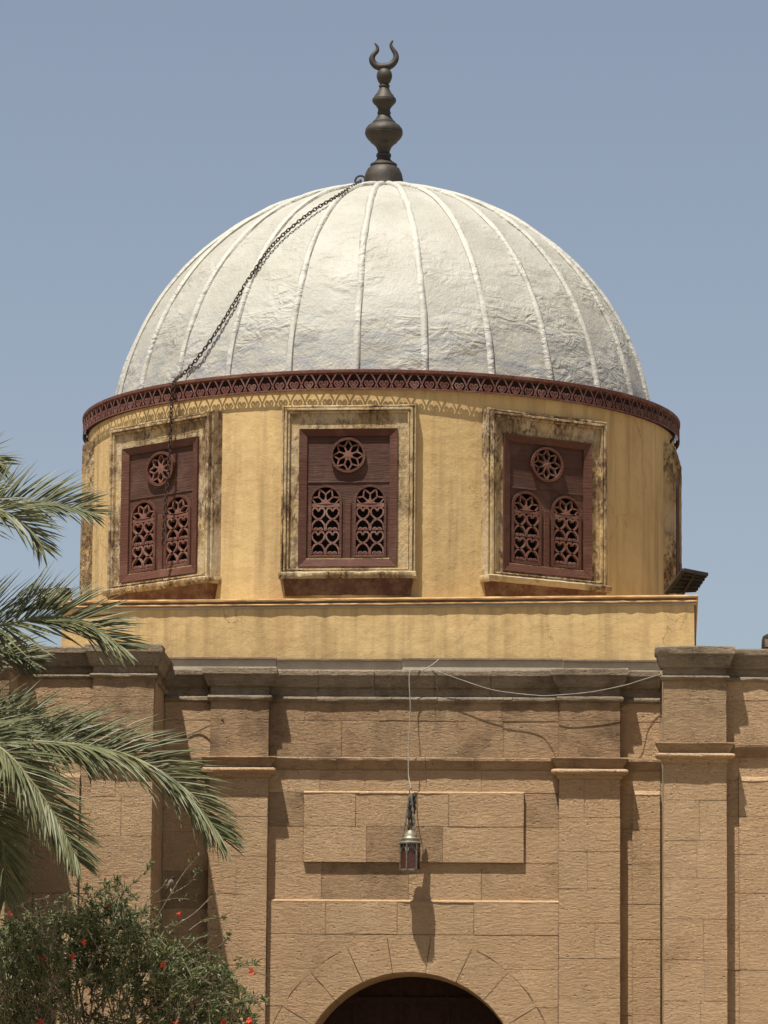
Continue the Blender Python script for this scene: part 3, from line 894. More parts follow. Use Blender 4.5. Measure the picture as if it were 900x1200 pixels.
la = [(wx(381.5), 0.172), (wx(434), 0.172)]
lz0, lsp = wz(651), wz(586.5)
def circ(c, r, a0=0, a1=360, n=28): return [(c[0] + r * math.cos(R(a0 + (a1 - a0) * k / n)), c[1] + r * math.sin(R(a0 + (a1 - a0) * k / n))) for k in range(n + (0 if a1 - a0 == 360 else 1))]
loops = [[(ix0 - 0.01, iz0 - 0.01), (ix1 + 0.01, iz0 - 0.01), (ix1 + 0.01, iz1 + 0.01), (ix0 - 0.01, iz1 + 0.01)], circ(rc, r_in)]
for c, hw in la: loops.append([(c - hw, lz0), (c + hw, lz0)] + circ((c, lsp), hw, 0, 180, 16))
bd = fill2d(loops, 0.04); bd.v = [(x, y + YB, z) for x, y, z in bd.v]
me_board = bd.mesh('shutter_board', M_board)
m = MB(); m.ribbon(circ(rc, (r_out + r_in) / 2), r_out - r_in, YB - 0.045, YB + 0.03, True); me_ring = m.mesh('rosette_ring', M_frame)
def star(c, r, a0, a1, n, half, w, y0, y1):
    """eight-pointed star: arms that fork into kites inside a ring"""
    m = MB(); st = (a1 - a0) / n
    P = lambda rr, a: (c[0] + rr * math.cos(R(a)), c[1] + rr * math.sin(R(a)))
    for k in range(n + (1 if half else 0)):
        a = a0 + k * st
        m.ribbon([P(0.2 * r, a), P(0.64 * r, a)], w, y0, y1)
        for sg in (-1, 1):
            if half and ((k == 0 and sg < 0) or (k == n and sg > 0)): continue
            m.ribbon([P(0.62 * r, a), P(1.0 * r, a + sg * st / 2)], w, y0, y1)
    pts = []
    for k in range(n + (1 if half else 0)):
        a = a0 + k * st
        pts.append(P(0.48 * r, a))
        if k < n or not half: pts.append(P(0.25 * r, a + st / 2))
    b = len(m.v); q = len(pts)
    for y in (y0 - 0.003, y1): m.v += [(p[0], y, p[1]) for p in pts]
    ctr = len(m.v); m.v += [(c[0], y0 - 0.008, c[1])]
    for k in range(q):
        j = (k + 1) % q
        if half and k == q - 1: continue
        m.f.append((b + k, b + j, ctr)); m.f.append((b + k, b + j, b + q + j, b + q + k))
    return m
m = star(rc, r_in + 0.004, 22.5, 382.5, 8, False, 0.018, YB - 0.02, YB + 0.025); me_star = m.mesh('rosette', M_lattice)
def arc2(c, r, a0, a1, n=8): return circ(c, r, a0, a1, n)
def lattice(c, hw):
    m = MB(); y0, y1 = YB - 0.012, YB + 0.03
    m2 = star((c, lsp - 0.035), hw + 0.02, 0, 180, 4, True, 0.017, y0, y1); m.add(m2.v, m2.f)
    zt = lsp - 0.075; zb_ = lz0 + 0.012
    m.box(c - hw, c + hw, y0, y1, zt, zt + 0.045)
    m.box(c - hw, c + hw, y0, y1, lz0 - 0.005, zb_)
    rows, cols_ = 2, 2
    ch = (zt - zb_) / rows; cw = 2 * hw / cols_
    for i in range(rows):
        for j in range(cols_):
            x = c - hw + cw * (j + 0.5); z = zb_ + ch * (i + 0.5)
            w = 0.021
            # heart in the upper half
            h = [(x, z + 0.33 * ch), (x + 0.12 * cw, z + 0.45 * ch), (x + 0.33 * cw, z + 0.46 * ch), (x + 0.46 * cw, z + 0.34 * ch), (x + 0.40 * cw, z + 0.18 * ch), (x + 0.2 * cw, z + 0.05 * ch), (x, z - 0.01 * ch)]
            m.ribbon(h, w, y0, y1); m.ribbon([(2 * x - a, b) for a, b in h], w, y0, y1)
            # arch in the lower half
            h = [(x, z + 0.0 * ch), (x + 0.25 * cw, z - 0.08 * ch), (x + 0.44 * cw, z - 0.24 * ch), (x + 0.48 * cw, z - 0.48 * ch)]
            m.ribbon(h, w, y0, y1); m.ribbon([(2 * x - a, b) for a, b in h], w, y0, y1)
            # twin lobes at the foot
            for s in (-1, 1):
                m.ribbon(arc2((x + s * 0.16 * cw, z - 0.46 * ch), 0.15 * cw, 0, 180, 5), w * 0.9, y0, y1)
                m.add([(x + s * 0.16 * cw + 0.13 * cw * math.cos(R(t)), y0 + 0.004, z - 0.48 * ch + 0.12 * cw * math.sin(R(t))) for t in range(0, 181, 30)], [tuple(range(7))])
    return m
me_lat = [lattice(c, hw).mesh('lattice_panel', M_lattice) for c, hw in la]
me_larch = []
for c, hw in la:
    m = MB(); m.ribbon([(c + hw + 0.012, lz0 - 0.012)] + circ((c, lsp), hw + 0.012, 0, 180, 16) + [(c - hw - 0.012, lz0 - 0.012)], 0.03, YB - 0.022, YB + 0.01)
    m.ribbon([(c - hw - 0.026, lz0 - 0.012), (c + hw + 0.026, lz0 - 0.012)], 0.026, YB - 0.024, YB + 0.01)
    me_larch.append(m.mesh('arched_moulding', M_frame, R(30)))
zr = wz(564.5)
me_rail = [bar(ix0, ix1, zr - 0.008, zr + 0.012, YB - 0.010, YB + 0.01, 0.004).mesh('rail', M_board),
           bar(wx(404.5), wx(411.5), iz0 - 0.004, wz(588), YB - 0.02, YB + 0.01, 0.005).mesh('mullion', M_frame)]
m = MB(); m.box(ix0 - 0.05, ix1 + 0.05, YB + 0.20, YB + 0.22, iz0 - 0.05, iz1 + 0.05); me_in = m.mesh('sky_blocker', M_void)  # added unseen board, blocks sky light coming through the lattices
# windows, each with the added dark board behind its lattices
wlab = {1: 'flaking shutter surround behind the hanging chain'}
for k in range(NW):
    M = MT @ Matrix.Rotation(TH[k], 4, 'Z') @ Matrix.Diagonal((XS[k], 1, 1, 1))
    w = link(bpy.data.objects.new('window', me_sur[k % 3]), twr, M)
    if k in wlab: w['label'] = wlab[k]
    def put(nm, me): return link(bpy.data.objects.new(nm, me), w, M)
    put('sill', me_sill[k % 3]); put('apron', me_apr[k % 3])
    for q in me_mem: put('shutter_frame', q)
    put('shutter_board', me_board); put('rosette_ring', me_ring); put('rosette', me_star)
    for q in me_lat: put('lattice_panel', q)
    for q in me_larch: put('arched_moulding', q)
    put('sky_blocker', me_in); put('rail', me_rail[0]); put('mullion', me_rail[1])

# dark floor inside and eave ring
m = MB(); m.lathe([(0.02, z_blk + 0.05), (RW - 0.02, z_blk + 0.05)], n=48, cap=False); m.build('loft_floor', M_void, twr, MT)
RF = 3.855
m = MB(); m.lathe([(RW - 0.29, z_rt - 0.06), (RF - 0.006, z_rt - 0.03), (RF + 0.012, z_rt - 0.022), (RF + 0.014, z_rt + 0.012), (RF - 0.01, z_rt + 0.02), (3.2, z_rt + 0.10)], n=144, cap=False)
m.build('eave_ring', M_fret, twr, MT, ang=R(30))
m = MB(); m.lathe([(RF - 0.004, z_rb), (RF + 0.006, z_rb), (RF + 0.006, z_rb + 0.020), (RF - 0.004, z_rb + 0.022), (RF - 0.004, z_rb)], n=144, cap=False)
m.build('fascia_foot_rail', M_fret, twr, MT, ang=R(30))
m = MB(); m.lathe([(RW - 0.01, z_rb + 0.012), (RW + 0.008, z_rb + 0.012), (RW + 0.008, z_rt - 0.04)], n=144, cap=False); m.build('eave_shade_band', M_dark, twr, MT, ang=R(30))  # dark ring puts the eave's shade behind the fretwork into colour
# pierced fascia: one panel per repeat
NP = 132
pw = 2 * math.pi * RF / NP; fh = z_rt - z_rb
m = MB(); hw_ = pw / 2
y0, y1 = -RF - 0.003, -RF + 0.002
zc = lambda t: z_rb + 0.02 + (fh - 0.03) * t
for s in (-1, 1):
    m.ribbon([(s * 0.0, zc(1.0)), (s * 0.20 * pw, zc(0.80)), (s * 0.36 * pw, zc(0.55)), (s * 0.5 * pw, zc(0.25))], 0.017, y0, y1)
    m.ribbon([(s * 0.5 * pw, zc(0.25)), (s * 0.40 * pw, zc(0.02))], 0.017, y0, y1)
    m.ribbon([(s * 0.04 * pw, zc(0.30)), (s * 0.10 * pw, zc(0.40)), (s * 0.22 * pw, zc(0.40)), (s * 0.29 * pw, zc(0.28)), (s * 0.2 * pw, zc(0.14)), (s * 0.02 * pw, zc(0.0))], 0.017, y0, y1)
m.add([(x, y0 + 0.003, z) for x, z in ((-0.2 * pw, zc(0.34)), (0, zc(0.28)), (0.2 * pw, zc(0.34)), (0.14 * pw, zc(0.2)), (0, zc(0.08)), (-0.14 * pw, zc(0.2)))], [(0, 1, 2, 3, 4, 5)])
me_fr = m.mesh('fretwork_panel', M_fret)
for k in range(NP):
    link(bpy.data.objects.new('fretwork_panel', me_fr), twr, MT @ Matrix.Rotation(2 * math.pi * k / NP, 4, 'Z'))
# iron brackets under the eave
for a in (-81, 79, -101, 100):
    m = MB(); m.tube([(0, -3.70, z_rb + 0.10), (0, -3.80, z_rb + 0.05), (0, -3.84, z_rb - 0.03), (0, -3.79, z_rb - 0.10), (0, -3.70, z_rb - 0.13)], 0.02, 6)
    m.build('bracket', M_iron, twr, MT @ Matrix.Rotation(R(a), 4, 'Z'))

# dome: lead gores with rolled seams
sc_ = (at(448, 537, AXY) - CAM).dot(fw) / F
DR = 318.5 * sc_
dc = Vector((at(448, 537, AXY).x, AXY, at(448, 537, AXY).z))
MD = Matrix.Translation(dc)
def dome_r(t, a=0):
    """t: polar angle from the apex; returns (radius, height) about the centre"""
    r = DR * math.sin(t); z = DR * math.cos(t) + 0.075 * math.exp(-(r / 0.55) ** 2)
    return r, z
zb_d = z_rt - dc.z + 0.03
t_max = math.acos(zb_d / DR)
dome = MB()
dome.lathe([(0.10, DR - 0.1), (1.0, DR - 0.3)] + [(dome_r(t_max * k / 16)[0] - 0.06, dome_r(t_max * k / 16)[1] - 0.06) for k in range(5, 17)], n=52, cap=False)
dome = dome.build('dome', M_void, twr, MD, ang=R(40))
NR = 26; A0 = R(-3.1)
for k in range(NR):
    a0 = A0 + k * 2 * math.pi / NR; a1 = a0 + 2 * math.pi / NR
    m = MB(); nu, nv = 9, 40
    for j in range(nv + 1):
        t = 0.03 + (t_max + 0.02 - 0.03) * j / nv
        for i in range(nu + 1):
            u = i / nu; a = a0 + (a1 - a0) * u
            r, z = dome_r(t)
            n3 = Vector((math.sin(a) * math.sin(t), -math.cos(a) * math.sin(t), math.cos(t)))
            q = Vector((r * math.sin(a), -r * math.cos(a), z))
            d = 0.010 * noise.noise((q.x * 2.2 + k * 7, q.y * 2.2, q.z * 4.0)) + 0.005 * noise.noise((q.x * 7, q.y * 7 + k * 3, q.z * 9)) 
            d *= 0.3 + 0.7 * min(1, t * 1.6)
            m.v.append(q + n3 * (d - 0.010 * math.sin(math.pi * u)))
    for j in range(nv):
        for i in range(nu):
            p = j * (nu + 1) + i
            m.f.append((p, p + nu + 1, p + nu + 2, p + 1))
    m.build('dome_panel', M_dome, dome, MD, ang=R(60))
for k in range(NR):
    a = A0 + k * 2 * math.pi / NR
    m = MB(); pts = []; rad = []
    sd = rng.uniform(0, 50)
    for j in range(29):
        t = 0.05 + (t_max - 0.05) * j / 28
        r, z = dome_r(t)
        w = 0.016 * noise.noise((t * 5 + sd, k, 0)) / max(r, 0.6)
        pts.append((r * math.sin(a + w), -r * math.cos(a + w), z)); rad.append(0.047 + 0.010 * noise.noise((t * 9 + sd, 5, k)))
    m.tube(pts, rad, 6); m.build('rolled_seam', M_seam, dome, MD, ang=R(60))

# finial
fz = lambda py: at(449, py, AXY).z
fs_ = (at(449, 150, AXY) - CAM).dot(fw) / F
fc = Vector((at(449.5, 200, AXY).x, AXY, 0))
def lat(name, prof, parent, n=28):
    m = MB(); m.lathe([(r * fs_, fz(y)) for r, y in prof], n=n)
    return m.build(name, M_bronze, parent, Matrix.Translation(fc), ang=R(35))
fin = lat('finial', [(24, 232), (24, 219), (23.2, 217), (23, 211), (21.5, 204), (18.5, 198), (15, 195.5), (16, 194), (15.5, 192.5), (12, 190.5), (9.5, 188.5), (8.3, 187), (7.6, 184)], twr)
lat('finial_bulb', [(7.2, 188), (7.2, 185), (8.6, 184), (8.9, 182.2), (8.4, 180.5), (7, 179.5), (7.2, 177), (9.5, 172), (13, 168.5), (15.4, 167), (15.8, 165.8), (18.5, 163.5), (20.8, 160.5), (22.3, 157), (21.7, 156.6), (22.2, 155.4), (21.6, 151.5), (18.6, 147.5), (15, 145.2), (13.8, 144.6), (13.6, 143.2), (11.5, 141.5), (9, 138), (7.6, 135.5)], fin)
lat('finial_bulb', [(6.8, 138), (7.3, 134.6), (7.9, 133.5), (7.8, 131.5), (7, 130.3), (7.4, 127.5), (9.8, 124), (12.4, 121.5), (14.2, 118.7), (13.8, 115.8), (11.9, 114), (11.4, 112.4), (9.2, 110), (6.8, 106), (5.6, 103.2)], fin)
lat('finial_ball', [(4.8, 105), (5.6, 102.8), (6.5, 101.8), (6.5, 100.4), (5.4, 99.2), (5.2, 98.4), (7.2, 96), (9, 91.5), (9.2, 88.3), (8.3, 84.5), (6, 81.6), (3.5, 80.4), (2.5, 79)], fin)
# crescent: tapered horn swept in the image plane
m = MB(); pts = []; rad = []
cpx = [(439.3, 50.8), (442.0, 54.5), (442.0, 59.5), (437.6, 64.5), (436.0, 69.5), (438.0, 74.5), (442.5, 77.7), (449, 78.4), (456, 77.3), (461.0, 73.8), (464, 68.5), (463.3, 62.5), (459.8, 57), (458.0, 52.5), (460.2, 47.5)]
crd = [0.7, 1.3, 1.9, 2.3, 2.9, 3.3, 3.6, 3.7, 3.6, 3.3, 2.9, 2.4, 1.9, 1.4, 0.8]
for (x, y), r in zip(cpx, crd):
    pts.append(at(x, y, AXY)); rad.append(r * 1.28 * fs_)
def resamp(pts, rad, n):
    out = []; ro = []
    m_ = len(pts)
    for i in range(m_ - 1):
        p0, p1, p2, p3 = pts[max(i - 1, 0)], pts[i], pts[i + 1], pts[min(i + 2, m_ - 1)]
        for k in range(n):
            t = k / n
            out.append(0.5 * ((2 * p1) + (p2 - p0) * t + (2 * p0 - 5 * p1 + 4 * p2 - p3) * t * t + (3 * p1 - p0 - 3 * p2 + p3) * t ** 3))
            ro.append(rad[i] * (1 - t) + rad[i + 1] * t)
    return out + [pts[-1]], ro + [rad[-1]]
pts, rad = resamp(pts, rad, 3)
m.tube(pts, rad, 10); m.build('crescent', M_bronze, fin, ang=R(50))

# ------------------------------------------------------------------ chain over the dome
cp = [(423, 212), (396.6, 229), (364, 249), (322.6, 284), (294, 323), (261, 377), (236, 414), (216, 437)]
path = [hit_sphere(x, y, dc, DR + 0.045) for x, y in cp]
cc = Vector((ax.x, AXY, 0))
e1 = hit_cyl(204, 448, cc, RF + 0.04)
e2 = hit_cyl(201, 472, cc, RF + 0.045)
path += [e1, e2]
e3 = at(191.5, 641, e2.y - 0.02)
path += [e2.lerp(e3, t) + Vector((0.010 * math.sin(t * 5), 0, 0)) for t in (0.25, 0.5, 0.75, 1.0)]
pp, _ = resamp(path, [1] * len(path), 14)
ll = [0]
for a, b in zip(pp[:-1], pp[1:]): ll.append(ll[-1] + (b - a).length)
def along(s):
    for i in range(len(ll) - 1):
        if ll[i + 1] >= s:
            t = (s - ll[i]) / max(ll[i + 1] - ll[i], 1e-9); return pp[i].lerp(pp[i + 1], t), (pp[i + 1] - pp[i]).normalized()
    return pp[-1], (pp[-1] - pp[-2]).normalized()
m = MB(); s = 0.02; k = 0; step = 0.052
while s < ll[-1]:
    p, t = along(s)
    u = t.cross(Vector((0, -1, 0.3))).normalized(); v = t.cross(u)
    ang = R(40 if k % 2 else -45) + rng.uniform(-0.25, 0.25)
    u2 = u * math.cos(ang) + v * math.sin(ang)
    m.tube([p + t * (0.036 * math.cos(R(q))) + u2 * (0.020 * math.sin(R(q))) for q in range(0, 360, 36)], 0.0075, 5, closed=True)
    s += step; k += 1
tag(m.build('iron_chain', M_iron, None, ang=R(60), fix=False), 'rusty iron chain running down the white dome and hanging before a red shutter', 'chain')
m = MB(); p = at(422.5, 212, AXY - 0.2); m.tube([p + Vector((0.07 * math.cos(R(q)), 0.01 * math.sin(R(q)), 0.07 * math.sin(R(q)))) for q in range(0, 360, 24)], 0.014, 6, closed=True)
m.build('ring', M_iron, bpy.data.objects['iron_chain'], ang=R(60), fix=False)

# ------------------------------------------------------------------ corrugated hoods beside the drum
def hood(p, label, Y, dy):
    """p: four picture corners low-near, high-near, high-far, low-far; leaning ribbed sheet with an edge board"""
    a, b, c, d = at(*p[0], Y), at(*p[1], Y - dy), at(*p[2], Y - dy + 0.15), at(*p[3], Y + 0.15)
    o = empty('corrugated_hood', a, label, 'hood')
    m = MB(); n = 24
    nrm = (b - a).cross(d - a).normalized()
    for s in (0, 0.02):
        for i in range(n + 1):
            t = i / n
            off = nrm * (0.022 * math.sin(t * 5.5 * 2 * math.pi) + s)
            m.v += [a.lerp(b, t) + off, d.lerp(c, t) + off + (d - a).normalized() * 0.015 * math.sin(t * 5.5 * 2 * math.pi + 1)]
    q = 2 * (n + 1)
    for i in range(n):
        m.f.append((2 * i, 2 * i + 1, 2 * i + 3, 2 * i + 2)); m.f.append((q + 2 * i, q + 2 * i + 2, q + 2 * i + 3, q + 2 * i + 1))
        m.f.append((2 * i, 2 * i + 2, q + 2 * i + 2, q + 2 * i)); m.f.append((2 * i + 1, q + 2 * i + 1, q + 2 * i + 3, 2 * i + 3))
    m.f += [(0, q, q + 1, 1), (2 * n, 2 * n + 1, q + 2 * n + 1, q + 2 * n)]
    m.build('ribbed_sheet', M_slat, o)
    m = MB(); m.tube([a, b], 0.032, 4); m.build('edge_board', M_slat, o)
    m = MB(); m.tube([b, c], 0.03, 4); m.build('top_board', M_slat, o)
    m = MB(); m.tube([a.lerp(d, 0.5) - Vector((0, 0, 0.06)), b.lerp(c, 0.5)], 0.02, 4); m.build('prop', M_slat, o)
    return o
hood([(781, 695.5), (801, 668), (829, 673.5), (815, 694)], 'dark corrugated hood tilted at the clean open corner of the ochre base', AXY - 2.6, 0.25)
hood([(84, 713), (81, 691), (46, 692), (44, 713)], 'dark weathered hood on the ochre base, behind the palm fronds', AXY - 1.9, 0.2)

# floodlight at the far right parapet
p = at(903, 761, WING + 0.1)
fl = empty('parapet_lamp', (p.x, p.y, RL.top), 'dark hooded lamp standing on the parapet beside the sky', 'lamp')
m = MB(); m.lathe([(0.10, RL.top - 0.03), (0.105, RL.top + 0.03), (0.10, RL.top + 0.12), (0.088, RL.top + 0.165), (0.05, RL.top + 0.19), (0.01, RL.top + 0.196)], (p.x, p.y, 0), 20)
m.build('hood', M_slat, fl, ang=R(40))
m = MB(); m.box(p.x - 0.07, p.x + 0.07, p.y - 0.115, p.y - 0.09, RL.top + 0.03, RL.top + 0.12); m.build('lens', M_edge, fl)

# ------------------------------------------------------------------ lantern and cables
LYp = -0.27
lc = at(480.5, 1000, LYp)
lan = empty('hanging_lantern', (lc.x, LYp, at(480, 1022, LYp).z), 'small brass lantern with red glass hanging before the raised stone tablet', 'lantern')
ls = (lc - CAM).dot(fw) / F
lz = lambda py: at(480.5, py, LYp).z
ML = Matrix.Translation(Vector((lc.x, LYp, 0)))
m = MB(); m.lathe([(12.6 * ls, lz(989)), (12.6 * ls, lz(987.5)), (10.5 * ls, lz(986)), (10.8 * ls, lz(983)), (8.6 * ls, lz(981)), (8.0 * ls, lz(978.5)), (5.5 * ls, lz(976.5)), (3.6 * ls, lz(974)), (1.6 * ls, lz(972.5)), (1.4 * ls, lz(969))], n=24)
m.build('cap', M_brass, lan, ML, ang=R(35))
m = MB(); m.lathe([(3 * ls, lz(1024.5)), (7 * ls, lz(1023)), (9 * ls, lz(1021)), (12 * ls, lz(1020.5)), (12 * ls, lz(1018.5)), (9 * ls, lz(1018.5))], n=6)
m.build('base', M_brass, lan, ML, ang=R(30))
for k in range(6):
    a0, a1 = R(60 * k + 12), R(60 * k + 72)
    q = lambda a, r, z: Vector((r * ls * math.cos(a), r * ls * math.sin(a), z))
    m = MB(); m.tube([q(a0, 11.6, lz(1019)), q(a0, 11.8, lz(988))], 0.9 * ls, 5); m.build('post', M_brass, lan, ML)
    m = MB(); ri = 10.9
    m.add([q(a0, ri, lz(1019.5)), q(a1, ri, lz(1019.5)), q(a1, ri, lz(989)), q(a0, ri, lz(989)), q(a0, ri - .4, lz(1019.5)), q(a1, ri - .4, lz(1019.5)), q(a1, ri - .4, lz(989)), q(a0, ri - .4, lz(989))],
          [(0, 1, 2, 3), (4, 7, 6, 5), (0, 4, 5, 1), (2, 6, 7, 3), (1, 5, 6, 2), (0, 3, 7, 4)])
    m.build('pane', M_glass, lan, ML)
    m = MB(); am = (a0 + a1) / 2
    fr = lambda u, py, r=11.3: q(a0, r, lz(py)).lerp(q(a1, r, lz(py)), u)
    m.tube([fr(0.1, 998), fr(0.22, 993.5), fr(0.36, 994.5), fr(0.5, 990.5), fr(0.64, 994.5), fr(0.78, 993.5), fr(0.9, 998)], 0.8 * ls, 4)
    m.build('scalloped_arch', M_brass, lan, ML)
# three suspension chains with pendants gathered at a hook
for k, a in enumerate((200, 320, 80)):
    m = MB(); pts = []; rad = []
    for i in range(15):
        t = i / 14
        r = 8.5 * (1 - t) + 1.0 * t
        pts.append(Vector((r * ls * math.cos(R(a)), r * ls * math.sin(R(a)), lz(983) + (lz(931) - lz(983)) * t))); rad.append((1.0 + 0.7 * (i % 2)) * ls * 0.9)
    m.tube(pts, rad, 5); m.build('suspension_chain', M_brass, lan, ML)
for (dx, py0, py1, r) in ((3.5, 932, 968, 2.4), (-1.5, 938, 974, 1.9), (5.0, 928, 950, 2.0), (1.5, 930, 945, 3.0)):
    m = MB(); n = 9
    m.tube([Vector((dx * ls, 0.006 * dx, lz(py0) + (lz(py1) - lz(py0)) * i / n)) for i in range(n + 1)], [r * ls * (0.45 + 0.6 * ((i * 7) % 3) / 2) for i in range(n + 1)], 6)
    m.build('pendant', M_bronze, lan, ML)
m = MB(); m.tube([Vector((0.0, 0, lz(932))), Vector((-0.015, 0, lz(926))), Vector((0.012, 0, lz(923))), Vector((0.02, 0, lz(927)))], 0.007, 5); m.build('hook', M_brass, lan, ML)

def wire(name, pxs, Ys, rad, mat, label, n=8):
    pts = [at(x, y, Y) for (x, y), Y in zip(pxs, Ys)]
    pts, _ = resamp(pts, [1] * len(pts), n)
    m = MB(); m.tube(pts, rad, 6)
    return tag(m.build(name, mat, None, ang=R(60), fix=False), label, 'cable')
wire('lantern_cable', [(514, 773), (505, 780), (494, 785.5), (486, 785), (480.5, 787), (479.5, 800), (480.8, 830), (479, 870), (478.6, 905), (480.5, 918), (482, 926)],
     [0.3, 0.05, -0.08, -0.13, -0.15, -0.16, -0.17, -0.18, -0.2, -0.24, LYp], 0.006, M_cable, 'pale cable dropping over the cornice to the hanging lantern')
wire('sagging_cable', [(505, 783), (514, 787), (540, 796.5), (580, 809), (626, 814.6), (646, 815), (692, 811), (732, 803), (750, 797.5), (773, 790.5)], [-0.10, -0.115, -0.12, -0.125, -0.14, -0.24, -0.255, -0.245, -0.16, -0.12], 0.0045, M_cable, 'pale cable sagging along the cornice above the right half of the wall')
wire('thin_dark_line', [(212, 866), (236, 855), (262, 842.5)], [-0.015, -0.02, -PD - 0.015], 0.006, M_thin_line, 'thin brown line slanting up the shaded wall beside the palm frond')  # thin brown tube laid along a slanting line on the wall

# ------------------------------------------------------------------ date palm
PY = -6.0
pc = at(-165, 800, PY)
palm = empty('date_palm', (pc.x, PY, 0), 'date palm whose arching grey-green fronds reach in front of the facade', 'palm')
m = MB(); pts = []; rad = []
for i in range(60):
    t = i / 59; z = (pc.z - 0.3) * t
    pts.append((pc.x + 0.12 * math.sin(t * 2), PY, z)); rad.append(0.22 + 0.05 * (1 - t) + (0.035 if i % 2 else 0))
m.tube(pts, rad, 12); m.build('trunk', M_bark, palm, ang=R(20))
def frond(pts3, nl, llen, spread=1.0, nvec=Vector((0.05, -0.75, 0.65)), seed=0, droop=0.10, t0=0.0):
    rg = random.Random(seed)
    P, _ = resamp(pts3, [1] * len(pts3), 10)
    cl = [0]
    for a, b in zip(P[:-1], P[1:]): cl.append(cl[-1] + (b - a).length)
    tot = cl[-1]
    def pos(s):
        for i in range(len(cl) - 1):
            if cl[i + 1] >= s:
                return P[i].lerp(P[i + 1], (s - cl[i]) / max(cl[i + 1] - cl[i], 1e-9)), (P[i + 1] - P[i]).normalized()
        return P[-1], (P[-1] - P[-2]).normalized()
    m = MB()
    for i in range(nl):
        f = t0 + (1 - t0) * (i + rg.uniform(-0.3, 0.3)) / nl
        f = min(max(f, 0), 0.995)
        p, t = pos(f * tot)
        for s in (-1, 1):
            n = (nvec - t * nvec.dot(t)).normalized(); sd = t.cross(n).normalized()
            a = R((66 * (1 - f) + 30 * f) * spread + rg.uniform(-10, 10))
            ln = llen * (0.55 + 0.75 * math.sin(math.pi * min(1, (0.12 + 0.80 * f)))) * rg.uniform(0.8, 1.1)
            if f > 0.9: ln *= 1 - (f - 0.9) * 3.5
            d = (t * math.cos(a) + sd * s * math.sin(a) + n * rg.uniform(-0.1, 0.45)).normalized()
            w = rg.uniform(0.009, 0.0145)
            side = d.cross(n).normalized(); nn = side.cross(d)
            roll = rg.uniform(-0.6, 0.6); side = side * math.cos(roll) + nn * math.sin(roll); nn = side.cross(d)
            q = [p]
            dd = d.copy()
            for k in range(3):
                q.append(q[-1] + dd * ln / 3); dd = (dd + Vector((0, 0, -droop * rg.uniform(0.3, 1.4)))).normalized()
            b = len(m.v)
            for k, ww in enumerate((0.5, 1.0, 0.75)):
                m.v += [tuple(q[k] + side * w * ww), tuple(q[k] - nn * w * ww * 0.55), tuple(q[k] - side * w * ww)]
            m.v.append(tuple(q[3]))
            for k in range(2):
                for j in range(2):
                    x = b + 3 * k + j
                    m.f.append((x, x + 1, x + 4, x + 3))
            m.f += [(b + 6, b + 7, b + 9), (b + 7, b + 8, b + 9)]
    o = m.build('frond', M_palm, palm, fix=False)
    m = MB(); m.tube(P, [0.022 * (1 - 0.85 * i / (len(P) - 1)) + 0.002 for i in range(len(P))], 6); m.build('midrib', M_rachis, o, ang=R(60), fix=False)
    return o
def pf(pxs, Ys): return [at(x, y, Y) for (x, y), Y in zip(pxs, Ys)]
crown = (-165, 800)
c2 = Vector((0.05, -0.75, 0.65))
fr_specs = [
    ([crown, (-120, 690), (-60, 622), (0, 595), (55, 589), (108, 601)], [PY, -6.2, -6.3, -6.4, -6.4, -6.4], 74, 0.44, 1.0, c2, 0.08),
    ([crown, (-110, 660), (-50, 590), (0, 598), (32, 618), (52, 644)], [PY, -6.5, -6.8, -7.0, -7.0, -7.0], 60, 0.38, 0.9, c2, 0.1),
    ([crown, (-125, 640), (-75, 560), (-30, 535), (5, 545)], [PY, -5.8, -5.6, -5.5, -5.5], 60, 0.42, 1.0, c2, 0.1),
    ([crown, (-115, 760), (-50, 738), (0, 733), (50, 723), (97, 729), (146, 760)], [PY, -6.3, -6.5, -6.7, -6.7, -6.7, -6.7], 88, 0.46, 1.0, c2, 0.06),
    ([crown, (-110, 780), (-50, 760), (0, 762), (40, 776)], [PY, -5.8, -5.7, -5.6, -5.6], 60, 0.36, 1.0, c2, 0.1),
    ([crown, (-100, 850), (-40, 862), (30, 868), (100, 874), (160, 889), (215, 925), (262, 985)], [PY, -6.4, -6.7, -6.9, -7.0, -7.0, -7.0, -7.0], 125, 0.48, 0.95, Vector((0.1, -0.62, 0.75)), 0.16),
    ([crown, (-110, 835), (-50, 850), (5, 880), (46, 928), (72, 970), (93, 1012)], [PY, -6.8, -7.1, -7.4, -7.5, -7.5, -7.5], 92, 0.44, 0.9, Vector((0.3, -0.8, 0.5)), 0.14),
    ([crown, (-120, 850), (-70, 880), (-25, 930), (2, 985), (6, 1055)], [PY, -6.4, -6.6, -6.8, -6.8, -6.8], 84, 0.42, 0.9, Vector((0.4, -0.8, 0.4)), 0.14),
    ([crown, (-90, 840), (-40, 838), (20, 846), (75, 862), (120, 890)], [PY, -5.7, -5.5, -5.3, -5.2, -5.2], 80, 0.44, 1.0, c2, 0.1),
    ([crown, (-130, 850), (-80, 880), (-35, 925), (-12, 1000)], [PY, -5.6, -5.4, -5.3, -5.3], 70, 0.42, 1.0, Vector((0.4, -0.8, 0.4)), 0.14),
]
for i, (px, ys, nl, ll_, sp, nv_, dr_) in enumerate(fr_specs):
    frond(pf(px, ys), int(nl * 2.0), ll_ * 1.3, sp, nv_, 100 + i, dr_, 0.2)
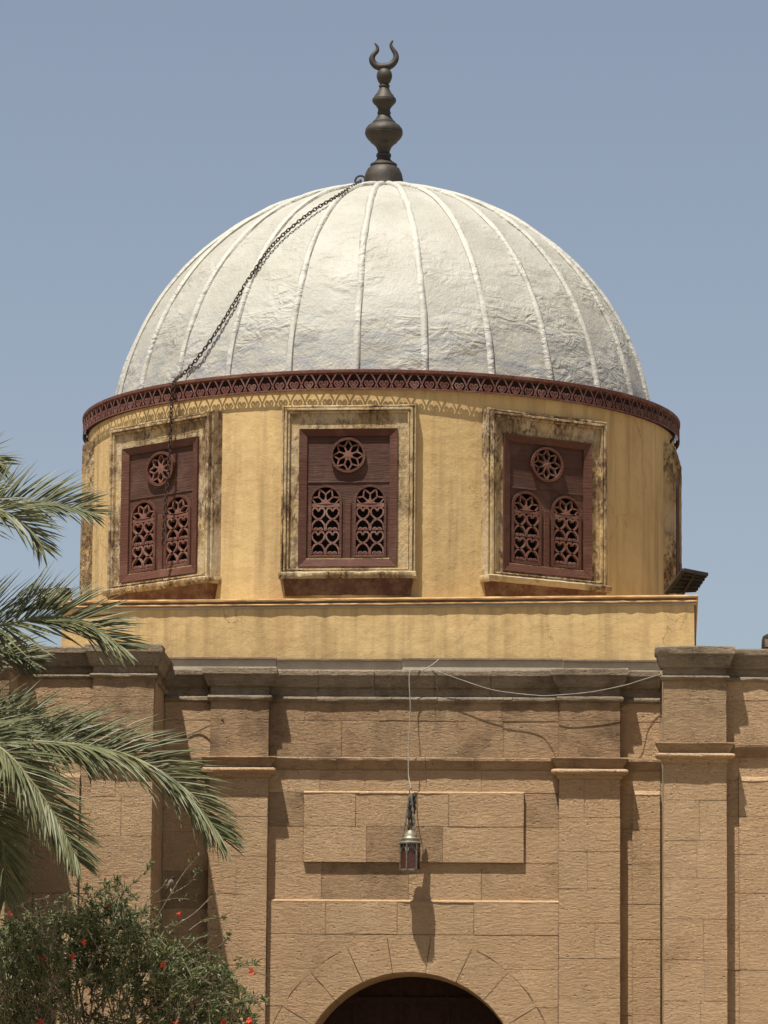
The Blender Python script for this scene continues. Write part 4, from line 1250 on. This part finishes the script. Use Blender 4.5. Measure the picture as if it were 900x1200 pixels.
for i in range(14):                                     # rest of the crown, away from the picture
    a = R(100 + 180 * i / 13 + rng.uniform(-8, 8)); lift = rng.uniform(0.2, 1.6)
    d = Vector((math.cos(a), math.sin(a) * 0.9, 0)); ln = rng.uniform(2.4, 3.0)
    b = pc
    frond([b, b + d * ln * 0.35 + Vector((0, 0, lift * 0.6)), b + d * ln * 0.7 + Vector((0, 0, lift * 0.7)), b + d * ln + Vector((0, 0, lift * 0.2 - 0.6))], 60, 0.45, 1.0, Vector((0, 0, 1)), 300 + i, 0.12, 0.15)

# ------------------------------------------------------------------ pomegranate shrub
SY = -3.6
sb = at(120, 1200, SY)
shrub = empty('pomegranate_shrub', (sb.x, SY, 0), 'twiggy green pomegranate shrub with scarlet flowers below the palm fronds', 'shrub')
sr = random.Random(21)
prof_top = [(-160, 1085), (-80, 1075), (-20, 1078), (10, 1078), (40, 1068), (75, 1062), (105, 1052), (140, 1050), (165, 1058), (185, 1082), (215, 1098), (245, 1112), (270, 1132), (292, 1160), (306, 1205), (312, 1260)]
def top_at(px):
    for (a, ya), (b, yb) in zip(prof_top[:-1], prof_top[1:]):
        if a <= px <= b: return ya + (yb - ya) * (px - a) / (b - a)
    return 1300
bm_ = MB(); lv = MB()
trunks = []
for k in range(7):
    a = 2 * math.pi * k / 7
    top = Vector((sb.x + 0.9 * math.cos(a) * sr.uniform(0.6, 1.3), SY + 0.5 * math.sin(a), sr.uniform(2.6, 3.4)))
    base_ = Vector((sb.x + 0.12 * math.cos(a), SY + 0.12 * math.sin(a), -0.05))
    mid = base_.lerp(top, 0.5) + Vector((sr.uniform(-.12, .12), sr.uniform(-.1, .1), 0.15))
    P, _ = resamp([base_, mid, top], [1] * 3, 5)
    bm_.tube(P, [0.045 * (1 - 0.6 * i / (len(P) - 1)) for i in range(len(P))], 6); trunks.append(P)
def leaf(p, d, up_, ln, w):
    s = d.cross(up_)
    s = s.normalized() if s.length > 1e-4 else Vector((1, 0, 0))
    n = s.cross(d)
    a = p + d * ln * 0.45
    b = len(lv.v)
    lv.v += [tuple(p), tuple(a + s * w - n * w * 0.0), tuple(a + n * w * 0.5), tuple(a - s * w), tuple(p + d * ln - n * ln * 0.12)]
    lv.f += [(b, b + 1, b + 2), (b, b + 2, b + 3), (b + 1, b + 4, b + 2), (b + 2, b + 4, b + 3)]
def rv(): return Vector((sr.gauss(0, 1), sr.gauss(0, 1), sr.gauss(0, 1))).normalized()
def twig(a, b, leaves, r0=0.007, bare=0.25, lw=1.0):
    d = b - a; mid = a.lerp(b, 0.5) + rv() * d.length * 0.10
    P, _ = resamp([a, mid, b], [1] * 3, 3)
    bm_.tube(P, [r0 * (1 - 0.75 * i / (len(P) - 1)) for i in range(len(P))], 4, cap=False)
    for k in range(leaves):
        t = bare + (1 - bare) * sr.random()
        x = t * (len(P) - 1); i = min(int(x), len(P) - 2)
        p = P[i].lerp(P[i + 1], x - i)
        dr2 = (d.normalized() * 0.7 + rv() * 0.9 + Vector((0, 0, 0.15))).normalized()
        leaf(p, dr2, rv(), sr.uniform(0.05, 0.095) * lw, sr.uniform(0.009, 0.014) * lw)
n = 0
while n < 1150:
    px = sr.uniform(-150, 312)
    tp = top_at(px)
    py = tp + abs(sr.gauss(0, 1)) * 75 + sr.uniform(2, 14)
    stray = sr.random() < 0.10
    if stray: py = tp + sr.uniform(-20, 6)
    if py > 1330: continue
    yo = sr.uniform(-0.85, 0.75)
    # clumpy crown
    e_ = at(px, py, SY + yo)
    if noise.noise((e_.x * 2.3, e_.y * 2.3, e_.z * 2.3 + 4)) < -0.12: continue
    ln = sr.uniform(0.28, 0.62)
    dv = (Vector((e_.x - sb.x, e_.y - SY, (e_.z - 2.4) * 1.1)).normalized() * 0.7 + rv() * 0.75).normalized()
    twig(e_ - dv * ln, e_, sr.randint(8, 16) if stray else sr.randint(20, 38)); n += 1
# limbs feeding the crown
for k in range(60):
    P = trunks[k % 7]; a = P[sr.randint(4, len(P) - 1)]
    px = sr.uniform(-120, 290); b = at(px, top_at(px) + sr.uniform(10, 90), SY + sr.uniform(-0.6, 0.6))
    Q, _ = resamp([a, a.lerp(b, 0.5) + rv() * 0.15, b], [1] * 3, 5)
    bm_.tube(Q, [0.018 * (1 - 0.75 * i / (len(Q) - 1)) for i in range(len(Q))], 5, cap=False)
# long bare sprigs that stand out against the wall
sprigs = [([(178, 1085), (200, 1048), (216, 1022), (234, 1002)], 16, SY - 0.3), ([(200, 1048), (222, 1035), (232, 1018)], 26, SY - 0.25), ([(150, 1085), (175, 1062), (205, 1053), (232, 1056)], 10, SY - 0.2),
          ([(165, 1080), (172, 1056), (190, 1040), (193, 1033)], 10, SY - 0.1), ([(205, 1085), (228, 1070), (246, 1052), (250, 1050)], 8, SY), ([(222, 1090), (240, 1078), (262, 1076)], 26, SY),
          ([(120, 1070), (150, 1040), (172, 1020), (176, 1012)], 24, SY - 0.3), ([(90, 1075), (98, 1050), (104, 1040)], 22, SY - 0.3), ([(130, 1062), (137, 1038), (136, 1030)], 24, SY - 0.2),
          ([(225, 1130), (262, 1105), (266, 1095)], 26, SY), ([(250, 1160), (280, 1132), (300, 1128)], 34, SY), ([(265, 1180), (298, 1170), (312, 1172)], 30, SY), ([(75, 1075), (80, 1055), (77, 1048)], 18, SY - 0.2),
          ([(40, 1085), (32, 1068), (24, 1060)], 4, SY - 0.3), ([(210, 1120), (232, 1100), (250, 1098), (236, 1112)], 8, SY - 0.4)]
for pl, nl, Y in sprigs:
    P = [at(x, y, Y) for x, y in pl]
    Q, _ = resamp(P, [1] * len(P), 4)
    bm_.tube(Q, [0.0075 * (1 - 0.55 * i / (len(Q) - 1)) for i in range(len(Q))], 5, cap=False)
    for k in range(nl):
        x = (len(Q) - 1) * (0.25 + 0.75 * math.sqrt(sr.random())); i = min(int(x), len(Q) - 2)
        leaf(Q[i].lerp(Q[i + 1], x - i), (rv() + (P[-1] - P[0]).normalized() * 0.8).normalized(), rv(), sr.uniform(0.05, 0.085), sr.uniform(0.008, 0.012))
# pale dead twigs on the near side
for k in range(46):
    px = sr.uniform(0, 290); py = top_at(px) + sr.uniform(20, 140)
    a = at(px, py, SY - 0.9 + sr.uniform(-0.1, 0.3)); d = (rv() + Vector((0, -0.2, 0.5))).normalized()
    P, _ = resamp([a, a + d * 0.16 + rv() * 0.03, a + d * 0.32 + rv() * 0.05], [1] * 3, 4)
    bm_.tube(P, [0.005 * (1 - 0.6 * i / (len(P) - 1)) for i in range(len(P))], 4, cap=False)
br = bm_.build('branches', M_twig, shrub, ang=R(60), fix=False)
lo = lv.build('foliage', M_leaf, shrub, fix=False)
# scarlet flowers
for i, (px, py) in enumerate([(12, 1069), (210, 1072), (98, 1105), (50, 1124), (126, 1062), (294, 1139), (47, 1198), (190, 1130), (207, 1199), (293, 1197), (262, 1196), (85, 1122)]):
    p = at(px, py, SY - 0.75 if py > 1075 else SY - 0.35)
    m = MB(); up3 = (Vector((0, -0.6, 0.3)) + rv() * 0.6).normalized(); u = up3.orthogonal().normalized(); v = up3.cross(u)
    m.tube([p - up3 * 0.035, p - up3 * 0.01, p + up3 * 0.01], [0.006, 0.014, 0.018], 6)
    for k in range(6):
        a = 2 * math.pi * k / 6 + sr.uniform(-.2, .2); d = (u * math.cos(a) + v * math.sin(a)); sd = (v * math.cos(a) - u * math.sin(a))
        s_ = sr.uniform(0.8, 1.15)
        q0 = p + up3 * 0.008 + d * 0.012; q1 = p + up3 * 0.025 + d * 0.026 * s_; q2 = p + up3 * 0.02 + d * 0.042 * s_
        b = len(m.v); m.v += [tuple(q0), tuple(q1 + sd * 0.013), tuple(q1 - up3 * 0.006), tuple(q1 - sd * 0.013), tuple(q2)]
        m.f += [(b, b + 1, b + 2), (b, b + 2, b + 3), (b + 1, b + 4, b + 2), (b + 2, b + 4, b + 3)]
    m.build('flower', M_flower, shrub, fix=False)

# ------------------------------------------------------------------ small bird on a sprig
BYd = SY - 0.2
hd, tl = at(203, 1028.5, BYd), at(195, 1043.5, BYd)
bird = empty('perched_bird', at(199, 1040, BYd), 'small brown bird with black head perched on a bare sprig of the shrub', 'bird')
m = MB(); d = (hd - tl)
ts = [0, 0.12, 0.28, 0.42, 0.58, 0.72, 0.82, 0.9, 0.98, 1.06]
rs = [0.006, 0.010, 0.018, 0.030, 0.036, 0.031, 0.022, 0.021, 0.019, 0.008]
m.tube([tl + d * t + Vector((0.008 * math.sin(math.pi * t), 0, 0)) for t in ts], rs, 10)
body = m.build('body', M_bird, bird, ang=R(70), fix=False)
m = MB(); m.tube([tl + d * t + Vector((0.001, -0.001, 0.002)) for t in (0.86, 0.92, 1.0, 1.07)], [0.022, 0.0232, 0.0205, 0.008], 10); m.build('head_cap', M_birdhead, bird, ang=R(70), fix=False)
m = MB(); m.tube([hd + d * 0.03 + Vector((0.008, 0, 0)), hd + Vector((0.036, -0.004, 0.004))], [0.006, 0.001], 5); m.build('beak', M_birdhead, bird, fix=False)
m = MB(); m.tube([tl + d * 0.18, tl - d * 0.30], [0.012, 0.009], 6); m.build('tail', M_birdhead, bird, fix=False)
for s in (-1, 1):
    m = MB(); b = tl + d * 0.38; m.tube([b + Vector((0.01, s * 0.012, 0)), b + Vector((0.026, s * 0.012, -0.022)), b + Vector((0.022, s * 0.008, -0.045))], 0.003, 4); m.build('leg', M_birdhead, bird, fix=False)
    m = MB(); m.tube([tl + d * 0.74 + Vector((0.0, s * 0.026, 0)), tl + d * 0.5 + Vector((0.0, s * 0.035, 0)), tl + d * 0.12 + Vector((0, s * 0.016, 0))], [0.008, 0.017, 0.004], 6); m.build('wing', M_bird, bird, ang=R(70), fix=False)
